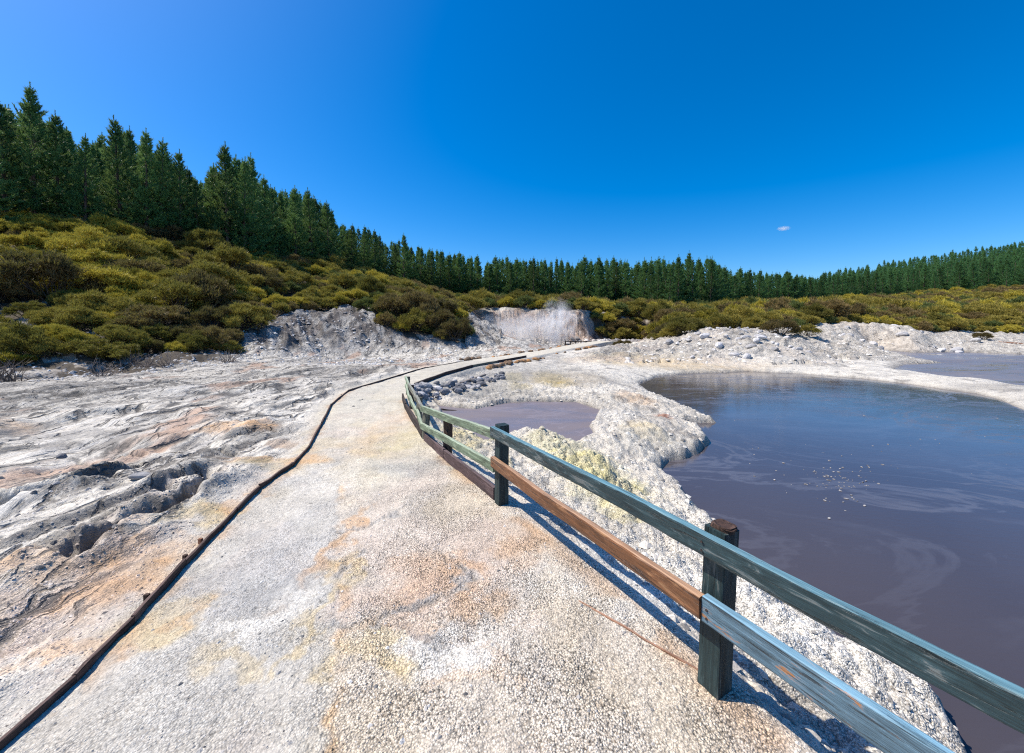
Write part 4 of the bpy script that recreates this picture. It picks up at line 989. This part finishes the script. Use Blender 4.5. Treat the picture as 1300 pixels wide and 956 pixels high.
for k, (px, ty, D) in enumerate(heroes):
    x, y, zt = W(px, ty, D); z = float(zat(x, y)[0]); Ht = zt - z
    s = max(.6, Ht / 13.0)
    pine_at(x, y, s, 'left hillside pine, ' + hl[k], 'pines on the left hillside', k, hs=min(1.1, 1 / s ** .3))
    TR.append((x, y))
cand = []
tr = random.Random(21)
def tooclose(x, y, d, L):
    for a, b in L:
        if (a - x) ** 2 + (b - y) ** 2 < d * d: return True
    return False
grid = {}
def gput(x, y): grid.setdefault((int(x // 5), int(y // 5)), []).append((x, y))
def gnear(x, y, d):
    i, j = int(x // 5), int(y // 5)
    for a in (-1, 0, 1):
        for b in (-1, 0, 1):
            for (p, q) in grid.get((i + a, j + b), ()):
                if (p - x) ** 2 + (q - y) ** 2 < d * d: return True
    return False
for x, y in TR: gput(x, y)
for k in range(30000):
    px = tr.uniform(-120, 1440); D0 = float(np.interp(px, TREE_FRONT[:, 0], TREE_FRONT[:, 1]))
    depth = 30 if px < 440 else (20 if px < 1040 else 95)
    u = tr.random(); Y = D0 + (2.5 if px < 430 else 0) + depth * u
    x = (px - CX) / F * Y
    sp_ = 2.3 if px < 1040 else 4.0
    if gnear(x, Y, sp_): continue
    gput(x, Y); cand.append((px, x, Y, D0))
# front rows first
zc = zat(np.array([c[1] for c in cand]), np.array([c[2] for c in cand]))
cand = [(*c, float(z)) for c, z in zip(cand, zc)]
def show(c):
    px, x, Y, D0, z = c
    return (13.0 / Y) * (1.0 if (Y - D0) < 7 or px > 1040 else (.35 if Y - D0 < 14 else .12))
cand.sort(key=show, reverse=True)
NI = 290 - len(heroes)
print('trees', len(cand))
SKY = np.array([(-120,120),(0,135),(60,130),(110,180),(160,160),(230,205),(260,230),(300,195),(340,235),(400,245),(440,285),(500,305),(600,324),(700,329),(800,326),(860,322),(900,322),(918,340),(1000,345),(1040,350),(1060,356),(1200,330),(1300,314),(1440,300)])
stuff_t = []
for k, (px, x, Y, D0, z) in enumerate(cand):
    zt = EYE + (416 - float(np.interp(px, SKY[:, 0], SKY[:, 1]))) / F * Y
    Hd = (zt - z) if px < 1040 else 13
    Ht = min(max(Hd, 9.5), 15) * tr.uniform(.78, 1.03) if px < 1040 else tr.uniform(10.5, 14)
    if Y - D0 > 7 and px < 1040: Ht = min(Ht, Hd * .95)
    Ht = max(Ht, 5)
    s = Ht / 13
    if k < NI:
        if px < 440: lab, gr = 'dark green pine standing behind the front trees of the left hillside', 'pines behind the front row on the left hillside'
        elif px < 840: lab, gr = 'dark green pine in the long even row beyond the cliff and scrub', 'pines in the long row beyond the cliff'
        elif px < 915: lab, gr = 'dark green pine in the taller block right of the long row', 'pines in the taller block right of centre'
        elif px < 1040: lab, gr = 'dark green pine in the lower row between the tall block and the right hill', 'pines between the tall block and the right hill'
        else: lab, gr = 'dark green pine on the slope of the right hill', 'pines covering the right hill'
        pine_at(x, Y, s, lab, gr, k, hs=tr.uniform(.85, 1.35))
    else: stuff_t.append((x, Y, z, s))
def merged(name, items, meshes_mats, label, cat):
    """one object for the far-off mass; each entry of meshes_mats is a mesh made above"""
    Vs, Fs, mats, midx = [], [], [], []; n = 0
    cache = []
    for ms in meshes_mats:
        parts = []
        for me in ms:
            v = np.zeros(len(me.vertices) * 3, np.float32); me.vertices.foreach_get('co', v); v = v.reshape(-1, 3)
            me.calc_loop_triangles(); tris = np.zeros(len(me.loop_triangles) * 3, np.int32); me.loop_triangles.foreach_get('vertices', tris)
            mat = me.materials[0]
            if mat not in mats: mats.append(mat)
            parts.append((v, tris.reshape(-1, 3), mats.index(mat)))
        cache.append(parts)
    for k, (x, y, z, s) in enumerate(items):
        a = (k * 2.399) % 6.28; ca, sa = math.cos(a), math.sin(a)
        for v, t, mi in cache[k % len(cache)]:
            w = np.empty_like(v); w[:, 0] = (v[:, 0] * ca - v[:, 1] * sa) * s + x; w[:, 1] = (v[:, 0] * sa + v[:, 1] * ca) * s + y; w[:, 2] = v[:, 2] * s + z - .15
            Vs.append(w); Fs.append(t + n); midx.append(np.full(len(t), mi)); n += len(w)
    if not items: return
    me = mesh_np(name, np.concatenate(Vs), np.concatenate(Fs), mats, False, np.concatenate(midx))
    link(name, me, kind='stuff', label=label, category=cat)
merged('pine_wood', stuff_t, [list(p) for p in PLO], 'dense far-off mass of pines filling in behind the front trees and up the right hill', 'pine wood')
# ------------------------------------------------------------------ shrubs
def make_shrub(seed, mat, detail=1.0, twiggy=False):
    r = np.random.default_rng(seed); lf = Geo(); stm = Geo()
    nl = int(r.integers(20, 30)); cents = []; dirs = []; lens = []
    ax_, ay_ = r.uniform(0, 6.28), r.uniform(.15, .45)
    for q in range(nl):
        a = r.uniform(0, 6.28); rad = math.sqrt(r.uniform(0, 1.0)) * r.uniform(.7, 1.1)
        c = np.array([math.cos(a) * rad, math.sin(a) * rad, .22 + .80 * math.sqrt(max(0.02, 1.1 - rad * rad)) * r.uniform(.62, 1.22) + ay_ * .4 * math.cos(a - ax_) * rad])
        s = np.array([r.uniform(.14, .34), r.uniform(.14, .34), r.uniform(.10, .24)])
        m = int(190 * detail * s[0] / .3) + 12
        d = r.normal(0, 1, (m, 3)); d /= np.linalg.norm(d, axis=1)[:, None]
        d[:, 2] = np.abs(d[:, 2]) * np.where(r.random(m) < .85, 1, -1)
        P = c + d * s * r.uniform(.45, 1.3, (m, 1)) + r.normal(0, .03, (m, 3))
        cents.append(P); dirs.append(d * .6 + np.array([[0, 0, .8]])); lens.append(np.full(m, .12) * r.uniform(.7, 1.6, m))
        # stems to the lobe
        base = np.array([r.normal(0, .08), r.normal(0, .08), -.1])
        midp = base * .5 + c * .5 + np.array([r.normal(0, .08), r.normal(0, .08), -.05])
        stm.add(*tube([base, midp, c], [.022, .015, .006], 4))
        for _ in range(2):
            e = c + r.normal(0, 1, 3) * s * .8; stm.add(*tube([midp, (midp + e) / 2 + r.normal(0, .03, 3), e], [.010, .007, .003], 3)); 
    # lower skirt of foliage
    m = int(350 * detail); a = r.uniform(0, 6.28, m); rad = r.uniform(.55, 1.12, m); zz = r.uniform(.12, .62, m)
    P = np.column_stack([np.cos(a) * rad * (.65 + .4 * zz), np.sin(a) * rad * (.65 + .4 * zz), zz]); gap = perlin(a * 1.6, zz * 3, seed) > -.1
    P = P[gap]; cents.append(P); dirs.append(np.column_stack([np.cos(a), np.sin(a), np.full(m, .4)])[gap]); lens.append(np.full(len(P), .085))
    cents = np.concatenate(cents); dirs = np.concatenate(dirs); lens = np.concatenate(lens)
    V, Fc = blades(cents, dirs, lens / detail ** .45, np.full(len(lens), .026 / detail ** .5), r, .8, 4)
    lf.add(V, Fc)
    return lf.mesh('foliage', M[mat], False), stm.mesh('stems', M['stem'], True)
SH = {m: [make_shrub(100 + i * 7 + j, m) for i in range(3)] for j, m in enumerate(('shrubY', 'shrubO', 'shrubB', 'shrubG'))}
SHLO = [make_shrub(200 + i, m, .35) for i, m in enumerate(('shrubO', 'shrubB', 'shrubO', 'shrubG', 'shrubY'))]
colname = {'shrubY': 'yellow-green', 'shrubO': 'olive', 'shrubB': 'brownish', 'shrubG': 'dark green'}
def shrub_at(x, y, s, hz, mat, label, group, i):
    z = float(zat(x, y)[0])
    root = thing('shrub', label, 'shrub', (x, y, z - .1), group, random.uniform(0, 6.28)); root.scale = (s, s * random.uniform(.85, 1.15), s * hz)
    f, st = SH[mat][i % 3]
    link('foliage', f, root); link('stems', st, root)
sr = random.Random(33); grid = {}; cs = []
for k in range(60000):
    px = sr.uniform(-160, 1460)
    D0 = float(np.interp(px, SHRUB_FRONT[:, 0], SHRUB_FRONT[:, 1])); D1 = float(np.interp(px, TREE_FRONT[:, 0], TREE_FRONT[:, 1])) + 1
    if D1 < D0 + 2: continue
    u = sr.random() ** 1.3; Y = D0 + (D1 - D0) * u; x = (px - CX) / F * Y
    if px < 600: R_ = sr.uniform(.9, 2.1) * (1 if Y > 22 else .8)
    elif Y < 62: R_ = sr.uniform(1.2, 2.3)
    else: R_ = sr.uniform(2.0, 3.3)
    if Y - D0 < 2: R_ *= .75
    if gnear(x, Y, R_ * 1.12): continue
    if Y - D0 < 6 and px < 330 and sr.random() < .80 - .06 * (Y - D0): continue
    if px < 600 and fbm(np.array([x / 3.5]), np.array([Y / 3.5]), 2, 555)[0] > .28: continue
    gput(x, Y); cs.append((px, x, Y, R_, D0))
cs = [c for c in cs]
print('shrubs', len(cs))
def showS(c): return c[3] / c[2] * (1 if (c[2] - c[4]) < 12 or c[0] < 600 else .6)
cs.sort(key=showS, reverse=True)
xs = np.array([c[1] for c in cs]); ys = np.array([c[2] for c in cs]); zz = zat(xs, ys); ncol = fbm(xs / 9, ys / 9, 3, 501)
stuff_s = []
for k, (px, x, Y, R_, D0) in enumerate(cs):
    v = ncol[k] + sr.gauss(0, .25)
    if px < 600: mat = 'shrubY' if v > (-.15 if (px < 200 and Y > 23) else .3) else ('shrubO' if v > -.40 else 'shrubB')
    elif px > 1050 and Y > 95: mat = 'shrubG' if v > -.3 else 'shrubO'
    else: mat = 'shrubY' if v > .55 else ('shrubO' if v > -.12 else 'shrubB')
    if px < 330: zone, gz = 'on the left hillside below the tall pines', 'shrubs on the left hillside'
    elif px < 600: zone, gz = 'on the spur left of the path\'s far end', 'shrubs on the spur left of the far path'
    elif px < 840: zone, gz = 'on top of the pale steaming cliff', 'shrubs on top of the cliff'
    elif px < 1050: zone, gz = 'in the scrub band behind the white mound', 'shrubs behind the white mound'
    else: zone, gz = 'in the scrub band below the right hill', 'shrubs below the right hill'
    if k < 285:
        shrub_at(x, Y, R_, sr.uniform(.65, 1.15), mat, '%s rounded shrub %s' % (colname[mat], zone), '%s %s' % (colname[mat], gz), k)
    else: stuff_s.append((x, Y, float(zz[k]), R_ * .8))
merged('scrub', stuff_s, [list(p) for p in SHLO], 'low olive scrub covering the distant slopes behind the nearer shrubs', 'scrub')
# shrubs that stand alone
for px, py, Y, s, mat, lab in [(790, 431, 40, .95, 'shrubB', 'lone brown shrub beside the far end of the path'), (829, 433, 37, .6, 'shrubO', 'small lone green tuft on the pinkish ground right of the far path'),
                               (868, 432, 33, 1.5, 'shrubO', 'wide olive shrub at the left end of the white mound'), (850, 435, 34, 1.0, 'shrubO', 'small olive shrub in front of the wide one on the mound'),
                               (990, 438, 31, 1.1, 'shrubB', 'left of two low shrubs on the white mound by the pond'), (1024, 440, 31, .85, 'shrubO', 'right of two low shrubs on the white mound by the pond'),
                               (955, 428, 34, 1.2, 'shrubO', 'low shrub at the crest of the white mound'), (1247, 428, 47, .8, 'shrubB', 'small bush on the far white shore near the right edge')]:
    x = (px - CX) / F * Y; shrub_at(x, Y, s, .85, mat, lab, None, 1)
# a brown dead-looking conifer in front of the row, left of centre
def bare_bush(x, y, s, seed, label, group=None):
    r = np.random.default_rng(seed); g = Geo()
    for q in range(26):
        a = r.uniform(0, 6.28); el = r.uniform(.25, 1.3); L = r.uniform(.5, 1.2)
        p = np.array([r.normal(0, .12), r.normal(0, .12), 0]); d = np.array([math.cos(a) * math.cos(el), math.sin(a) * math.cos(el), math.sin(el)])
        pts = [p]
        for k in range(5):
            d = d + r.normal(0, .22, 3); d /= np.linalg.norm(d); pts.append(pts[-1] + d * L / 5)
        g.add(*tube(pts, np.linspace(.022, .005, 6), 4))
        for k in range(3):
            i = r.integers(1, 5); e = pts[i] + (d + r.normal(0, .6, 3)) * .3
            g.add(*tube([pts[i], (pts[i] + e) / 2 + r.normal(0, .02, 3), e], [.010, .007, .003], 3))
    me = g.mesh('bare_branches', M['twig'])
    z = float(zat(x, y)[0]); o = link('bare_bush', me, None, (x, y, z - .05), label=label, category='bare bush'); o.scale = (s, s, s)
    if group: o['group'] = group
for k in range(16):
    px = sr.uniform(-20, 330) if k < 9 else sr.uniform(640, 840)
    if k < 9: Y = float(np.interp(px, SHRUB_FRONT[:, 0], SHRUB_FRONT[:, 1])) - sr.uniform(-1.5, 3.2); lab, gr = 'leafless grey bush at the foot of the left hillside', 'bare bushes at the foot of the left hillside'
    else: Y = sr.uniform(50, 53); lab, gr = 'leafless grey bush along the top of the cliff', 'bare bushes along the cliff top'
    bare_bush((px - CX) / F * Y, Y, sr.uniform(.45, .85), 600 + k, lab, gr)
# ------------------------------------------------------------------ steam and cloud
def volume_blob(name, loc, dims, dens, label, cat, nscale, col=(1, 1, 1), lo=.45, hi=.7, taper=0.0):
    import bmesh
    bm = bmesh.new(); bmesh.ops.create_icosphere(bm, subdivisions=3, radius=1)
    me = bpy.data.meshes.new(name); bm.to_mesh(me); bm.free()
    q = NT(name + '_air'); oc = q.n('ShaderNodeTexCoord').outputs['Object']
    ln = q.n('ShaderNodeVectorMath', operation='LENGTH'); q.l(oc, ln.inputs[0])
    fall = q.mapr(ln.outputs['Value'], .1, .95, 1, 0)
    nz = q.mapr(q.noise(oc, nscale, 6, .6, .8), lo, hi, 0, 1)
    d = q.math('MULTIPLY', q.math('MULTIPLY', fall, nz), dens)
    v = q.n('ShaderNodeVolumePrincipled'); v.inputs['Color'].default_value = (*col, 1); v.inputs['Anisotropy'].default_value = .2; q.l(d, v.inputs['Density'])
    q.l(v.outputs[0], q.out.inputs['Volume']); me.materials.append(q.m)
    o = link(name, me, None, loc, label=label, category=cat, kind='stuff'); o.scale = dims
    return o
p = W(708, 412, 46); volume_blob('steam', p, (2.6, 1.7, 3.6), 5, 'white steam rising in front of the pale cliff', 'steam', 1.9, lo=.47, hi=.72)
p = W(662, 419, 46.5); volume_blob('steam', p, (7.0, 1.7, 2.6), 2.2, 'thin low steam drifting along the foot of the cliff', 'steam', 1.6, lo=.40, hi=.7)
p = W(995, 290, 1500); volume_blob('cloud', p, (27, 20, 10), .10, 'tiny white wisp of cloud alone in the blue sky', 'cloud', 1.4, lo=.35, hi=.65)
# ------------------------------------------------------------------ light, sky, camera
SUN = Vector((-.99, .12, 0)).normalized(); EL = math.radians(55)
sd = Vector((SUN.x * math.cos(EL), SUN.y * math.cos(EL), math.sin(EL)))
sl = bpy.data.lights.new('sun', 'SUN'); sl.energy = 4.5; sl.angle = math.radians(.53); sl.color = (1, .93, .83)
so = bpy.data.objects.new('sun', sl); COL.objects.link(so); so.rotation_mode = 'QUATERNION'; so.rotation_quaternion = (-sd).to_track_quat('-Z', 'Y')
so.location = sd * 60
wd = bpy.data.worlds.new('World'); scene.world = wd; wd.use_nodes = True
nt = wd.node_tree; nt.nodes.clear()
sky = nt.nodes.new('ShaderNodeTexSky'); sky.sky_type = 'NISHITA'; sky.sun_disc = False; sky.sun_elevation = EL
sky.sun_rotation = math.atan2(SUN.x, SUN.y); sky.altitude = 1000; sky.air_density = 1.0; sky.dust_density = 2.0; sky.ozone_density = 5.0
hs = nt.nodes.new('ShaderNodeHueSaturation'); hs.inputs['Saturation'].default_value = 1.45; hs.inputs['Hue'].default_value = .502
bg = nt.nodes.new('ShaderNodeBackground'); bg.inputs['Strength'].default_value = .13
wo = nt.nodes.new('ShaderNodeOutputWorld')
nt.links.new(sky.outputs[0], hs.inputs['Color']); nt.links.new(hs.outputs[0], bg.inputs[0]); nt.links.new(bg.outputs[0], wo.inputs[0])
cam = bpy.data.cameras.new('camera'); cam.sensor_fit = 'HORIZONTAL'; cam.sensor_width = 36; cam.lens = F / 1300 * 36
cam.shift_y = -44.5 / 1300; cam.clip_start = .05; cam.clip_end = 6000
co = bpy.data.objects.new('camera', cam); COL.objects.link(co); co.location = (0, 0, EYE); co.rotation_euler = (math.pi / 2 - PITCH, 0, 0)
scene.camera = co
vs = scene.view_settings; vs.view_transform = 'Standard'; vs.look = 'None'; vs.exposure = .5; vs.gamma = 1; vs.use_curve_mapping = False
cy = scene.cycles; cy.max_bounces = 6; cy.diffuse_bounces = 3; cy.glossy_bounces = 3; cy.transmission_bounces = 3; cy.volume_bounces = 3; cy.transparent_max_bounces = 8
cy.volume_step_rate = 2.0; cy.volume_max_steps = 64; cy.use_denoising = False; cy.filter_width = 1.15
